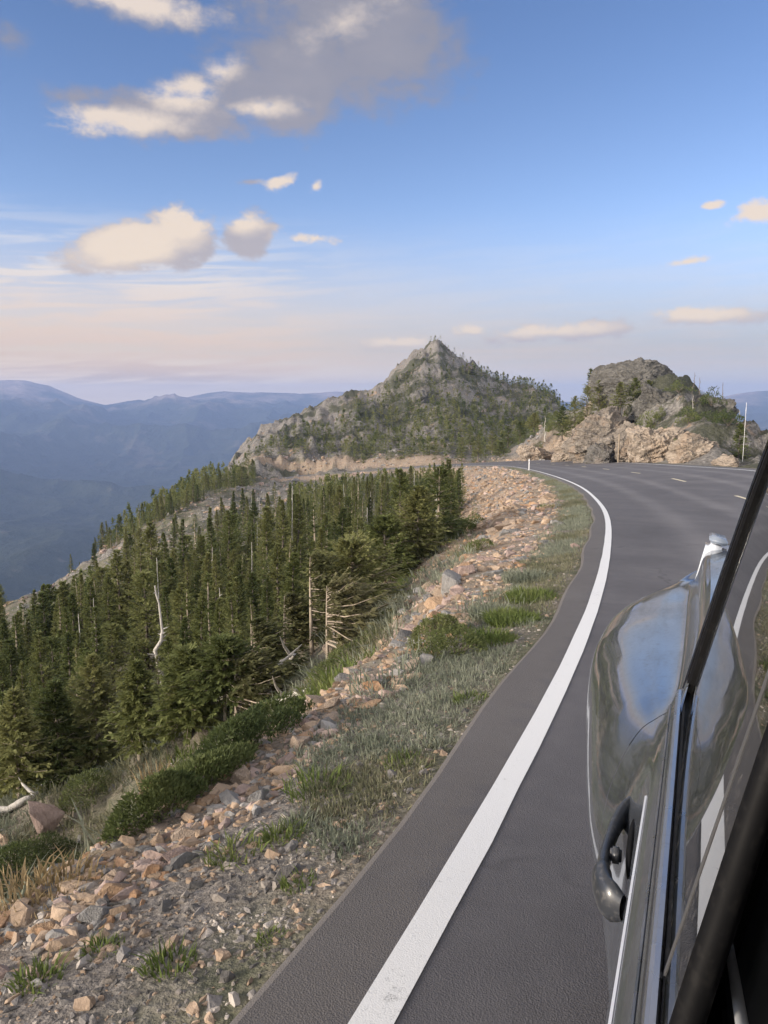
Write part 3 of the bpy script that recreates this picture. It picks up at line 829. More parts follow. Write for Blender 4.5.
def mound_np(seed, rx, ry, h, n, spray=.11, upd=.7):
    """low dense mat of needles: sprays through a flattened lumpy dome"""
    rng = np.random.default_rng(seed)
    a = rng.uniform(0, 2 * np.pi, n); rr = np.sqrt(rng.uniform(0, 1, n))
    gap = vnoise(np.stack([np.cos(a) * rr * 3.2 + seed, np.sin(a) * rr * 3.2, a * 0], 1), seed + 7) > .36
    a, rr = a[gap], rr[gap]; n = len(a)
    edge = 0.50 + .85 * vnoise(np.stack([np.cos(a) * 1.6 + seed, np.sin(a) * 1.6, a * 0], 1), seed)
    x = np.cos(a) * rr * edge * rx; y = np.sin(a) * rr * edge * ry
    top = h * (1 - rr ** 2.4) * (0.45 + .9 * vnoise(np.stack([x * 2.3, y * 2.3, x * 0 + seed], 1), seed + 1)) + .04
    z = top * (1 - rng.uniform(0, 1, n) ** 2.2 * .85)
    d = np.stack([np.cos(a) * .6 + rng.normal(0, .6, n), np.sin(a) * .6 + rng.normal(0, .6, n), np.full(n, upd) + rng.normal(0, .35, n)], 1)
    ln = spray * rng.uniform(.6, 1.4, n)
    return leaves_np(np.stack([x, y, z], 1), d, rng.normal(0, 1, (n, 3)), ln, ln * rng.uniform(.22, .36, n), rng)

def mound_stems(seed, rx, ry, h, n=9):
    rng = np.random.default_rng(seed + 99); parts = []
    for i in range(n):
        a = rng.uniform(0, 6.28); r = rng.uniform(.3, .75)
        parts.append(tube_np([[0, 0, -.08], [math.cos(a) * r * rx * .5, math.sin(a) * r * ry * .5, h * .25], [math.cos(a) * r * rx, math.sin(a) * r * ry, h * .5]], [.03 * h + .008, .02 * h + .005, .004], 5))
    return join_np(parts)

# ---- where things stand
def ground_hits(pxy):
    """points where lines of sight meet the hillside"""
    pxy = np.asarray(pxy, float); out = np.full((len(pxy), 3), np.nan)
    ts = np.geomspace(1.3, 520, 900)
    for i, (px, py) in enumerate(pxy):
        d = ray(px, py); p = np.array([0, 0, CAMZ]) + d[None] * ts[:, None]
        z = terrain(p[:, :2]); k = np.argmax(p[:, 2] < z)
        if p[k, 2] < z[k] and k > 0:
            a0 = p[k - 1, 2] - z[k - 1]; a1 = z[k] - p[k, 2]; f = a0 / (a0 + a1 + 1e-9)
            q = p[k - 1] * (1 - f) + p[k] * f
            out[i] = q
    return out

def in_poly(x, y, poly):
    c = np.zeros(len(x), bool); n = len(poly); j = n - 1
    for i in range(n):
        xi, yi = poly[i]; xj, yj = poly[j]
        c ^= ((yi > y) != (yj > y)) & (x < (xj - xi) * (y - yi) / (yj - yi + 1e-12) + xi)
        j = i
    return c

def scatter(n, amin, amax, r0, r1, seed, pw=1.0):
    rng = np.random.default_rng(seed)
    a = np.radians(rng.uniform(amin, amax, n)); r = np.sqrt(rng.uniform(0, 1, n) ** pw * (r1 ** 2 - r0 ** 2) + r0 ** 2)
    P = np.stack([r * np.sin(a), r * np.cos(a)], 1)
    z = terrain(P)
    return np.concatenate([P, z[:, None]], 1)

def thin(P, dist, pri=None):
    """keep points no closer than dist(i)"""
    order = np.argsort(pri) if pri is not None else np.arange(len(P))
    cell = {}; keep = []
    for i in order:
        d = dist[i]; cx, cy = int(P[i, 0] // 3), int(P[i, 1] // 3); ok = True
        for a in (-1, 0, 1):
            for b in (-1, 0, 1):
                for k in cell.get((cx + a, cy + b), ()):
                    if (P[i, 0] - P[k, 0]) ** 2 + (P[i, 1] - P[k, 1]) ** 2 < max(d, dist[k]) ** 2: ok = False; break
                if not ok: break
            if not ok: break
        if ok: cell.setdefault((cx, cy), []).append(i); keep.append(i)
    return np.array(keep)

FOREST = [(-300, 900), (-60, 822), (0, 800), (70, 772), (130, 748), (200, 722), (245, 702), (300, 684), (338, 655), (332, 622), (365, 585), (420, 552), (478, 520), (468, 486), (452, 472), (400, 478), (330, 488), (262, 502), (205, 522), (150, 545), (95, 568), (40, 595), (0, 622), (-300, 740)]
BARE = [[(108, 700), (150, 668), (170, 690), (160, 722), (128, 735)], [(330, 655), (328, 615), (372, 590), (425, 570), (440, 590), (385, 650)]]
RIDGE_BAND = [(0, 646), (40, 614), (95, 588), (160, 561), (215, 536), (262, 510), (330, 494), (330, 482), (250, 484), (225, 488), (150, 520), (95, 548), (40, 572), (0, 598)]

S = scatter(30000, -42, 9, 13, 235, 5, 0.92)
spx, spy, _ = project(S)
_, s_u, _ = su(S[:, :2])
s_r = np.hypot(S[:, 0], S[:, 1])
dn = vnoise(S * 0.09, 61)
okf = in_poly(spx, spy, FOREST) & (s_u > 6.5) & (dn > 0.22)
for b_ in BARE: okf &= ~in_poly(spx, spy, b_)
band = in_poly(spx, spy, RIDGE_BAND)
okf &= ~(band & (RNG.uniform(0, 1, len(S)) < 0.97))
bandlow = np.interp(spx, [0, 40, 95, 160, 215, 262, 300], [622, 604, 580, 552, 526, 505, 494])
_tp = S.copy(); _tp[:, 2] += 3.4
_ty = project(_tp)[1]
okf &= ~((_ty < bandlow) & (spy > bandlow - 4) & (spx < 290) & (RNG.uniform(0, 1, len(S)) < .95))
# trees along the crest of the ridge and just behind it
crestline = np.interp(spx, [-60, 0, 40, 95, 150, 215, 262, 300], [622, 596, 572, 548, 520, 486, 478, 470])
okr = (np.abs(spy - crestline) < 9) & (spx < 255) & (s_r > 85) & (RNG.uniform(0, 1, len(S)) < .8)
okb = (s_r > 105) & (spx < 240) & (spy > crestline - 4) & (spy < crestline + 90) & (s_u > 10) & ~in_poly(spx, spy, FOREST) & ~band & (RNG.uniform(0, 1, len(S)) < .35)
F = S[okf | okr | okb]
f_r = np.hypot(F[:, 0], F[:, 1])
F = F[thin(F, 0.46 + 0.50 * RNG.uniform(0, 1, len(F)) + 0.35 * (f_r > 60))]
f_r = np.hypot(F[:, 0], F[:, 1])
fpx, fpy, fdep = project(F)
F_h = RNG.gamma(6.5, 1 / 6.5, len(F)) * (2.65 + 0.55 * smooth(20, 60, f_r)) * (0.62 + .62 * vnoise(F * 0.05, 67))
F_h = np.clip(F_h, 1.3, 5.4)
F_h = np.minimum(F_h, 0.112 * fdep + 0.5)
_lim = np.interp(fpx, [150, 215, 262, 300, 350, 400, 438, 470], [500, 484, 486, 484, 478, 473, 464, 466])
_max = np.where((fpx > 200) & (fpx < 480) & (f_r > 35) & (f_r < 180), (fpy - _lim - RNG.uniform(-6, 8, len(F))) / FPX * fdep, 99)
F_h = np.minimum(F_h, np.maximum(_max, 1.0))
# smaller, ragged trees at the edges nearest the road
app = F_h / np.maximum(fdep, 1)
# ---- prototypes
KINDS = []
spec = [dict(h=5.2, r=.80, nb=300, ns=16), dict(h=5.0, r=.66, nb=280, ns=14, top=.95), dict(h=4.6, r=1.0, nb=300, ns=17, z0=.15), dict(h=5.4, r=.78, nb=240, ns=14, sparse=.35),
        dict(h=4.2, r=1.1, nb=310, ns=18, z0=.1, top=.7), dict(h=5.0, r=.85, nb=200, ns=14, sparse=.65, z0=.8), dict(h=4.8, r=.95, nb=230, ns=15, lean=.05), dict(h=3.2, r=1.25, nb=240, ns=16, z0=.05, top=.55)]
for i, s_ in enumerate(spec):
    s_['ns'] = int(s_['ns'] * 1.7)
    (tv, tq), (cvv, cq) = conifer(100 + i, **s_)
    bark = M_PALEBARK if i in (3, 5) else M_BARK
    KINDS.append((mesh_data('trunk', tv, quads=tq, mats=[bark], smooth_shade=True), mesh_data('crown', cvv, quads=cq, mats=[M_NEEDLE]), s_['h']))

KLABEL = ['dark green fir with a dense pointed crown standing in the hillside forest', 'slender green fir with a narrow spire standing in the hillside forest',
          'broad dark fir with boughs almost to the ground in the hillside forest', 'thin fir with gappy boughs and a pale trunk in the hillside forest',
          'bushy blunt topped conifer standing in the hillside forest', 'sparse fir with a bare pale lower trunk in the hillside forest',
          'dark fir with a slightly leaning top in the hillside forest', 'low bushy fir wider than its neighbours in the hillside forest']
KGROUP = ['dense pointed firs', 'slender spire firs', 'broad firs', 'gappy pale trunk firs', 'bushy blunt conifers', 'bare trunked firs', 'leaning top firs', 'low bushy firs']
def tree_thing(kind, loc, h, rz, label=None, group=None, widen=1.0, name='fir_tree'):
    tme, cme, h0 = KINDS[kind]
    e = empty(name, loc, rz); s_ = h / h0
    e.scale = (s_ * widen, s_ * widen, s_)
    link(bpy.data.objects.new('trunk', tme), e); link(bpy.data.objects.new('crown', cme), e)
    tag(e, label or KLABEL[kind], 'tree', group or (KGROUP[kind] if label is None else None))
    return e

# which of the trees would show: nearest large ones, in frame and not wholly behind nearer ones
inframe = (fpx > -25) & (fpx < 793) & (fdep > 3)
order = np.argsort(-np.where(inframe, app, 0))
grid = np.zeros((1024 // 4, 768 // 4), np.float32)
chosen = []
byd = np.argsort(fdep)
seen = np.zeros(len(F))
topz = F.copy(); topz[:, 2] += F_h
tpx, tpy, _ = project(topz)
for i in byd:                                                 # paint front to back on a coarse grid
    if not inframe[i]: continue
    hw = max(0.16 * (fpy[i] - tpy[i]), 2)
    n_new = 0
    for yy_ in range(int(max(tpy[i], 0)) // 4, int(min(fpy[i], 1023)) // 4 + 1):
        f_ = (yy_ * 4 - tpy[i]) / max(fpy[i] - tpy[i], 1)
        w_ = hw * (0.25 + .75 * np.clip(f_, 0, 1))
        x0, x1 = int(max(fpx[i] - w_, 0)) // 4, int(min(fpx[i] + w_, 767)) // 4 + 1
        if x1 <= x0 or yy_ >= 256: continue
        cells = grid[yy_, x0:x1]; n_new += int((cells < 2).sum()); cells += 1
    seen[i] = n_new * 16
cand = np.argsort(-seen)
N_IND = 285
KIND_OF = RNG.choice(8, len(F), p=[.22, .20, .12, .12, .10, .10, .09, .05])
individual = set(int(i) for i in cand[:N_IND] if seen[i] > 0)
for i in individual:
    tree_thing(int(KIND_OF[i]), tuple(F[i] - [0, 0, .05]), float(F_h[i]), float(RNG.uniform(0, 6.28)), widen=float(RNG.uniform(.85, 1.15)))

# ---- the forest farther off, one mass
def mass(name, P, H, protos, mat, seed, widen=(.8, 1.15)):
    rng = np.random.default_rng(seed); vs, qs, tint, o = [], [], [], 0
    pk = rng.integers(0, len(protos), len(P))
    for i in range(len(P)):
        v, q, h0 = protos[pk[i]]
        s_ = H[i] / h0; a_ = rng.uniform(0, 6.28); w = s_ * rng.uniform(*widen); ca, sa_ = math.cos(a_) * w, math.sin(a_) * w
        vv_ = np.stack([v[:, 0] * ca - v[:, 1] * sa_, v[:, 0] * sa_ + v[:, 1] * ca, v[:, 2] * s_], 1) + P[i]
        vs.append(vv_); qs.append(q + o); o += len(v); tint.append(np.full(len(v), rng.uniform(0, 1)))
    return mesh_obj(name, np.concatenate(vs), quads=np.concatenate(qs), mats=[mat], attrs={'tint': np.concatenate(tint)})
def low_proto(seed, nb, ns, spray, **k):
    (tv, tq), (cvv, cq) = conifer(seed, nb=nb, ns=ns, spray=spray, **k)
    tv, tq = tube_np([[0, 0, -.3], [0, 0, k['h'] * .9]], [.07, .01], 4)
    v, q = join_np([(tv, tq), (cvv, cq)])
    return v, q, k['h']
MID = [low_proto(300 + i, 95, 7, .34, h=5, r=r_, top=t_, sparse=s_) for i, (r_, t_, s_) in enumerate([(.9, .9, 0), (.75, 1, .3), (1.05, .8, 0), (.8, .9, .6), (1.2, .7, 0)])]
FAR = [low_proto(320 + i, 34, 5, .62, h=5, r=r_, top=.85) for i, r_ in enumerate([.8, .95, 1.1])]
rest = np.array([i for i in range(len(F)) if i not in individual])
mid = rest[f_r[rest] < 105]; far = rest[f_r[rest] >= 105]
o = mass('forest', F[mid], F_h[mid], MID, M_NEEDLE_FAR, 3); tag(o, 'dense dark conifer forest covering the slope behind the nearer trees', 'forest', kind='stuff')
o = mass('forest', F[far], F_h[far] * 1.0, FAR, M_NEEDLE_FAR, 4); tag(o, 'small dark conifers scattered over the far ridge line', 'forest', kind='stuff')

# ---- trees on the far peak and round the saddle
Pk = scatter(22000, -24, 17, 178, 415, 8)
ppx, ppy, _ = project(Pk); _, p_u, _ = su(Pk[:, :2])
vg = fbm(Pk * 0.022, 4, 77); slope_noise = vnoise(Pk * .11, 79)
crown_x = np.clip((ppx - 210) / 230, 0, 1)
lowzone = smooth(345, 440, ppy)
prob = np.clip((vg + .31 + 0.34 * (lowzone - .45)) * 3.6, 0.05, 1) * np.where(ppx > 440, .85, .75)
okp = (RNG.uniform(0, 1, len(Pk)) < prob) & (p_u < -WIDTH - 6) & ~((ppx > 250) & (ppx < 345) & (ppy > 455)) | ((RNG.uniform(0, 1, len(Pk)) < .18) & (ppx > 420) & (ppx < 560) & (ppy > 440) & (p_u < -WIDTH - 5))
okp |= (np.hypot(Pk[:, 0], Pk[:, 1]) > 345) & (ppx > 470) & (RNG.uniform(0, 1, len(Pk)) < .25)
Pk = Pk[okp]
Pk = Pk[thin(Pk, np.full(len(Pk), 2.0))]
pH = np.clip(RNG.gamma(6, 1 / 6, len(Pk)) * 3.0, 1.5, 5.0)
_tt = project(Pk)
pH = np.where(_tt[1] < 372, pH * .55, pH)
o = mass('forest', Pk - [0, 0, .4], pH, FAR, M_NEEDLE_FAR, 6, (1.1, 1.9)); tag(o, 'dark conifers dotting the rocky flanks of the pointed peak', 'forest', kind='stuff')
# ------------------------------------------------------------------ rocks
def stone_mat(name, lo, hi, tintlo=None):
    m, nt, b = material(name)
    P = objco(nt); rnd = nt.new('ShaderNodeObjectInfo').outputs['Random']
    n = nt.noise(P, 3.0, 6, .62, .4); n2 = nt.noise(P, 22, 4, .6)
    f = nt.math('ADD', nt.math('MULTIPLY', n, .6), nt.math('ADD', nt.math('MULTIPLY', n2, .35), nt.math('MULTIPLY', nt.math('SUBTRACT', rnd, .5), .22)))
    c = nt.ramp(f, [(0.30, lo), (0.66, hi)])
    li = nt.mapr(nt.noise(P, 5, 4, .7), .60, .68)
    c = nt.mix(nt.math('MULTIPLY', li, .45), c, (0.10, 0.10, 0.075, 1))
    nt.put(b.inputs['Base Color'], c); b.inputs['Roughness'].default_value = .92; b.inputs['Specular IOR Level'].default_value = .25
    bump(nt, b, nt.math('ADD', n, nt.math('MULTIPLY', n2, .4)), .8, .06)
    return m
M_TAN = stone_mat('tan_stone', (0.198, 0.150, 0.112), (0.404, 0.323, 0.254))
M_ORANGE = stone_mat('orange_stone', (0.224, 0.142, 0.086), (0.404, 0.280, 0.181))
M_PINK = stone_mat('pinkish_stone', (0.198, 0.142, 0.120), (0.378, 0.292, 0.258))
M_GREY = stone_mat('grey_stone', (0.112, 0.107, 0.103), (0.284, 0.275, 0.262))
M_WHITE_ST = stone_mat('whitish_stone', (0.232, 0.224, 0.211), (0.447, 0.430, 0.408))

def hull_rock(seed, n=15, sx=1.0, sy=.75, sz=.6, bev=.05, sub=1):
    """angular rock one unit across, sitting on z=0"""
    rng = np.random.default_rng(seed)
    p = rng.normal(0, 1, (n, 3)); p /= np.linalg.norm(p, axis=1)[:, None]
    p *= rng.uniform(.75, 1.0, (n, 1)); p *= np.array([sx, sy, sz]) * .5
    bm = bmesh.new()
    for q in p: bm.verts.new(q)
    r = bmesh.ops.convex_hull(bm, input=bm.verts)
    bmesh.ops.delete(bm, geom=[g for g in set(r['geom_interior'] + r['geom_unused']) if isinstance(g, bmesh.types.BMVert)], context='VERTS')
    bmesh.ops.dissolve_limit(bm, angle_limit=R(14), verts=bm.verts, edges=bm.edges)
    if bev: bmesh.ops.bevel(bm, geom=list(bm.edges), offset=bev, segments=1, affect='EDGES', clamp_overlap=True)
    bmesh.ops.triangulate(bm, faces=bm.faces)
    if sub:
        bmesh.ops.subdivide_edges(bm, edges=bm.edges, cuts=sub, use_grid_fill=True)
        co = np.array([v.co for v in bm.verts])
        d = fbm(co * 4 + seed, 3, seed) * .035
        for v, k in zip(bm.verts, d): v.co += v.co.normalized() * k
    zmin = min(v.co.z for v in bm.verts)
    for v in bm.verts: v.co.z -= zmin
    bm.normal_update()
    me = bpy.data.meshes.new('boulder'); bm.to_mesh(me); bm.free()
    return me
ROCKS = [hull_rock(500 + i, 14 + i % 5, 1, .6 + .06 * (i % 5), .42 + .06 * (i % 4)) for i in range(9)]
_rm = {}
def rock_me(i, mat):
    k = (i, mat.name)
    if k not in _rm:
        me = ROCKS[i].copy(); me.materials.clear(); me.materials.append(mat); _rm[k] = me
    return _rm[k]
def rock_thing(p, size, mat, label, group=None, i=None, rz=None, tilt=.25, sink=.42, name='boulder', sc=(1, 1, 1)):
    i = random.randrange(9) if i is None else i
    o = link(bpy.data.objects.new(name, rock_me(i, mat)))
    o.location = (p[0], p[1], p[2] - sink * size * .5)
    o.rotation_euler = (random.uniform(-tilt, tilt), random.uniform(-tilt, tilt), random.uniform(0, 6.28) if rz is None else rz)
    o.scale = (size * sc[0], size * sc[1], size * sc[2])
    return tag(o, label, 'rock', group)

# the rubble bank: sizeable rocks one by one, the small stuff as one spread
def along_bank(n, y0, y1, seed, spread):
    rng = np.random.default_rng(seed)
    y = y0 * (y1 / y0) ** rng.uniform(0, 1, n)
    k = np.clip(np.searchsorted(RP[:, 1], y), 1, NP_ - 60)
    u = rub_start(RP[k, 1]) + spread(rng, n, y)
    P = RP[k, :2] + RN[k] * u[:, None] + RT[k] * rng.uniform(-.7, .7, (n, 1)) * np.clip(.4 + y * .1, .4, 1)[:, None]
    return np.concatenate([P, terrain(P)[:, None]], 1), u, rng
Pb, ub, rg = along_bank(520, 2.0, 78, 31, lambda r, n, y: r.gamma(1.6, .5, n) * np.clip(.5 + y * .07, .6, 2.4) - .08)
sz = 0.13 + 0.16 * rg.gamma(1.6, .7, len(Pb)) * np.clip(.25 + Pb[:, 1] * .05, .35, 1.5)
sz = np.minimum(sz, .07 + .035 * Pb[:, 1])
kp = thin(Pb, sz * .8, -sz)
bpx, bpy_, bdep = project(Pb[kp]); inf = (bpx > -10) & (bpx < 778)
kp = kp[inf]; vis = sz[kp] / np.maximum(project(Pb[kp])[2], 1)
kp = kp[np.argsort(-vis)[:230]]
BG = [(M_TAN, 'angular tan rock lying in the rubble along the roadside bank', 'tan rocks of the rubble bank', .42), (M_ORANGE, 'angular orange brown rock lying in the rubble along the roadside bank', 'orange rocks of the rubble bank', .14),
      (M_PINK, 'pinkish rock lying in the rubble along the roadside bank', 'pinkish rocks of the rubble bank', .24), (M_GREY, 'grey rock lying in the rubble along the roadside bank', 'grey rocks of the rubble bank', .20)]
for i in kp:
    m, lb, gp, _ = BG[int(rg.choice(4, p=[b[3] for b in BG]))]
    rock_thing(Pb[i], float(sz[i]), m, lb, gp)

def hull_np(seed, n=9):
    me = hull_rock(seed, n, 1, .75, .6, 0, 0)
    v = np.array([x.co[:] for x in me.vertices]); t = np.array([p.vertices[:] for p in me.polygons])
    bpy.data.meshes.remove(me); return v, t
SMALL = [hull_np(700 + i, 15 + i % 5) for i in range(7)]
def stone_field(name, P, size, seed, mats, label, probs):
    rng = np.random.default_rng(seed); vs, ts, mi, o = [], [], [], 0
    for i in range(len(P)):
        v, t = SMALL[rng.integers(0, 7)]
        a = rng.uniform(0, 6.28); tx = rng.normal(0, .3); s_ = size[i]
        x = v * (s_ * rng.uniform(.7, 1.3), s_ * rng.uniform(.6, 1.0), s_ * rng.uniform(.6, 1.1))
        y_, z_ = x[:, 1] * math.cos(tx) - x[:, 2] * math.sin(tx), x[:, 1] * math.sin(tx) + x[:, 2] * math.cos(tx)
        vs.append(np.stack([x[:, 0] * math.cos(a) - y_ * math.sin(a), x[:, 0] * math.sin(a) + y_ * math.cos(a), z_ - s_ * .24], 1) + P[i])
        ts.append(t + o); o += len(v); mi.append(np.full(len(t), rng.choice(len(mats), p=probs)))
    ob = mesh_obj(name, np.concatenate(vs), tris=np.concatenate(ts), mats=mats, mat_idx=np.concatenate(mi))
    return tag(ob, label, kind='stuff')
def small_mat(name, lo, hi):
    m, nt, b = material(name); P = worldpos(nt)
    v = nt.new('ShaderNodeSeparateColor', inp={0: nt.voro(P, 5, out=1)}).outputs[0]; n = nt.noise(P, 30, 4, .6)
    nt.put(b.inputs['Base Color'], nt.ramp(nt.math('ADD', nt.math('MULTIPLY', v, .5), nt.math('MULTIPLY', n, .5)), [(0.25, lo), (0.75, hi)])); b.inputs['Roughness'].default_value = .95
    bump(nt, b, n, .6, .02); return m
M_S = [small_mat('small_tan_stone', (0.181, 0.129, 0.086), (0.404, 0.301, 0.215)), small_mat('small_orange_stone', (0.206, 0.120, 0.065), (0.378, 0.241, 0.146)),
       small_mat('small_pink_stone', (0.189, 0.138, 0.116), (0.387, 0.297, 0.258)), small_mat('small_grey_stone', (0.103, 0.099, 0.095), (0.284, 0.271, 0.258))]
Ps, us_, rg = along_bank(6500, 1.6, 135, 37, lambda r, n, y: r.gamma(1.4, .6, n) * np.clip(.5 + y * .06, .6, 2.8) - .15)
stone_field('rubble', Ps, 0.035 + 0.065 * rg.gamma(1.5, .7, len(Ps)) * np.clip(.5 + Ps[:, 1] * .04, .5, 2.4), 5, M_S, 'small broken tan and orange stones spread down the roadside bank', [.46, .13, .23, .18])
Pf, uf, rg = along_bank(4200, 22, 118, 38, lambda r, n, y: r.uniform(0, 1, n) * np.clip(1.5 + y * .07, 2, 7.5))
stone_field('rubble', Pf, 0.07 + 0.15 * rg.gamma(1.4, .7, len(Pf)) * np.clip(.4 + Pf[:, 1] * .015, .5, 1.6), 9, M_S, 'broken tan stones covering the bank under the far road bend', [.46, .13, .23, .18])
Pg, ug, rg = along_bank(9000, 1.2, 16, 39, lambda r, n, y: -r.beta(1.3, 1.3, n) * 1.15 + .3)
ok = ug > .36
M_GR = [small_mat('verge_gravel_light', (0.16, 0.14, 0.12), (0.38, 0.34, 0.30)), small_mat('verge_gravel_dark', (0.07, 0.065, 0.06), (0.19, 0.175, 0.165)), small_mat('verge_gravel_tan', (0.18, 0.13, 0.09), (0.38, 0.28, 0.2))]
stone_field('gravel', Pg[ok], 0.008 + 0.022 * rg.gamma(1.3, .7, int(ok.sum())), 6, M_GR, 'grey gravel scattered over the verge beside the asphalt', [.36, .36, .28])
# loose stones through the open ground below the bank and on the slopes by the road cut
Sb = scatter(9000, -36, 6, 6, 60, 41); sx_, sy_, _ = project(Sb); _, sbu, _ = su(Sb[:, :2])
k = (sbu > 3.0) & ~in_poly(sx_, sy_, FOREST) | np.any([in_poly(sx_, sy_, b_) for b_ in BARE], 0)
Sb = Sb[k & (vnoise(Sb * .35, 83) > .42)][:1500]
stone_field('rubble', Sb, 0.05 + .11 * np.random.default_rng(4).gamma(1.3, .8, len(Sb)), 7, [M_S[3], M_S[2], M_S[0]], 'scattered grey stones on the turf below the bank', [.5, .3, .2])
Sc = scatter(16000, -30, 12, 100, 250, 43, 1.0); cx_, cy_, _ = project(Sc); cidx, cu, _ = su(Sc[:, :2])
k = in_poly(cx_, cy_, RIDGE_BAND) | ((cu < -WIDTH - 1) & (cu > -WIDTH - 14) & (RP[cidx, 1] > 90)) | ((cu > .8) & (cu < 9) & (RP[cidx, 1] > 105))
Sc = Sc[k][:2600]
stone_field('rubble', Sc, .25 + .45 * np.random.default_rng(5).gamma(1.4, .8, len(Sc)), 8, [M_S[3], M_S[2], M_S[0]], 'pale broken rock along the far ridge and the road cut', [.5, .25, .25])

# rocks one can single out
SPECIAL = [((455, 588), 45, M_GREY, 'large grey boulder with an orange foot at the toe of the rubble bank', dict(i=3, sc=(1, .8, 1.25))),
           ((437, 604), 34, M_ORANGE, 'squat orange boulder beside the large grey one on the bank', dict(i=1)),
           ((505, 527), 32, M_TAN, 'big tan block high on the rubble bank below the road bend', dict(i=2, sc=(1, .8, 1.1))),
           ((516, 532), 22, M_GREY, 'dark grey block beside the big tan block high on the bank', dict(i=4)),
           ((480, 592), 55, M_GREY, 'long flat grey slab lying across the rubble bank', dict(i=5, sc=(1.5, .6, .5), rz=.6)),
           ((416, 556), 34, M_WHITE_ST, 'long whitish rock among the firs at the forest edge', dict(i=6, sc=(1.4, .7, .6), rz=.5)),
           ((461, 547), 9, M_WHITE_ST, 'small bright white rock on the turf by the firs', dict(i=7)),
           ((398, 592), 18, M_WHITE_ST, 'rounded whitish rock in the clearing below the bank', dict(i=0)),
           ((412, 597), 18, M_WHITE_ST, 'whitish rock with a tilted face beside the rounded one in the clearing', dict(i=8)),
           ((396, 612), 26, M_GREY, 'dark streaked rock lying flat in the clearing', dict(i=4, sc=(1.3, .8, .6))),
           ((428, 600), 20, M_GREY, 'pale grey rock with a square end at the edge of the clearing', dict(i=2)),
           ((362, 662), 22, M_PINK, 'rounded pinkish rock at the foot of the wind bent firs', dict(i=1)),
           ((336, 608), 13, M_WHITE_ST, 'small white rock in front of the dense firs', dict(i=3)),
           ((48, 835), 42, M_PINK, 'tall pointed pinkish boulder standing alone beside a fallen log', dict(i=2, sc=(.85, .7, 1.9), rz=.4, tilt=.1, sink=.05)),
           ((115, 782), 30, M_GREY, 'flat bluish grey slab at the foot of the dark firs', dict(i=5, sc=(1.2, .8, .55))),
           ((150, 790), 30, M_PINK, 'leaning brown pink block on the slope behind the juniper mat', dict(i=6, tilt=.5)),
           ((118, 893), 16, M_WHITE_ST, 'small upright whitish stone on the crest of the bank', dict(i=8, sc=(.7, .6, 1.2))),
           ((225, 520 + 202), 14, M_TAN, 'tan rock half hidden by the juniper mat', dict(i=0)),
           ((132, 690), 28, M_WHITE_ST, 'pale flat ledge in the bare gap among the firs', dict(i=5, sc=(1.6, .9, .45))),
           ((143, 712), 24, M_GREY, 'grey ledge below the pale one in the bare gap', dict(i=6, sc=(1.5, .9, .5))),
           ((575, 548), 14, M_PINK, 'purplish stone sitting in the grass beside the asphalt', dict(i=7)),
           ((232, 452 + 322), 16, M_ORANGE, 'bright orange stone on the crest of the bank above the juniper', dict(i=1))]
hp = ground_hits([s_[0] for s_ in SPECIAL])
for (pp, size, m, lb, kw), p in zip(SPECIAL, hp):
    if np.isnan(p[0]): continue
    rock_thing(p, size / FPX * float(project(p)[2]) * 1.15, m, lb, None, **kw)

# ------------------------------------------------------------------ the crags beside the road bend
def crag_mat(name, cols, warm):
    m, nt, b = material(name); P = worldpos(nt)
    s1 = nt.scalev(P, (0.5, 0.5, 1.5), (0.5, 0.35, 0.2))
    n = nt.noise(s1, 1.1, 7, .65, .6); n2 = nt.noise(P, 3.2, 6, .62); n3 = nt.noise(P, .45, 4, .5)
    c = nt.ramp(nt.math('ADD', nt.math('MULTIPLY', n, .6), nt.math('MULTIPLY', n2, .4)), [(0.30, cols[0]), (0.5, cols[1]), (0.7, cols[2])])
    c = nt.mix(nt.mapr(n3, .5, .62, 0, warm), c, (0.40, 0.25, 0.14, 1))
    li = nt.mapr(nt.noise(P, 1.6, 5, .7), .56, .64)
    c = nt.mix(nt.math('MULTIPLY', li, .5), c, (0.085, 0.085, 0.065, 1))
    jn = nt.voro(nt.vmath('ADD', s1, nt.vmath('SCALE', nt.noise(P, .8, 4, out=1))), .9, 'DISTANCE_TO_EDGE')
    c = nt.mix(nt.mapr(jn, 0.0, 0.035, .75, 0), c, (0.035, 0.032, 0.028, 1))
    nt.put(b.inputs['Base Color'], c); b.inputs['Roughness'].default_value = .93; b.inputs['Specular IOR Level'].default_value = .2
    k = bump(nt, None, n, .9, .5); bump(nt, b, n2, .7, .2, k); return m
M_CRAG_T = crag_mat('tan_crag', [(0.146, 0.116, 0.090), (0.30, 0.248, 0.198), (0.45, 0.385, 0.315)], .14)
M_CRAG_G = crag_mat('grey_crag', [(0.052, 0.049, 0.046), (0.125, 0.117, 0.107), (0.249, 0.232, 0.211)], .08)
M_CRAG_D = crag_mat('dark_crag', [(0.042, 0.041, 0.038), (0.105, 0.100, 0.092), (0.21, 0.20, 0.18)], .0)
M_CRAG_M = crag_mat('brown_grey_crag', [(0.085, 0.072, 0.060), (0.195, 0.168, 0.14), (0.35, 0.305, 0.26)], .18)
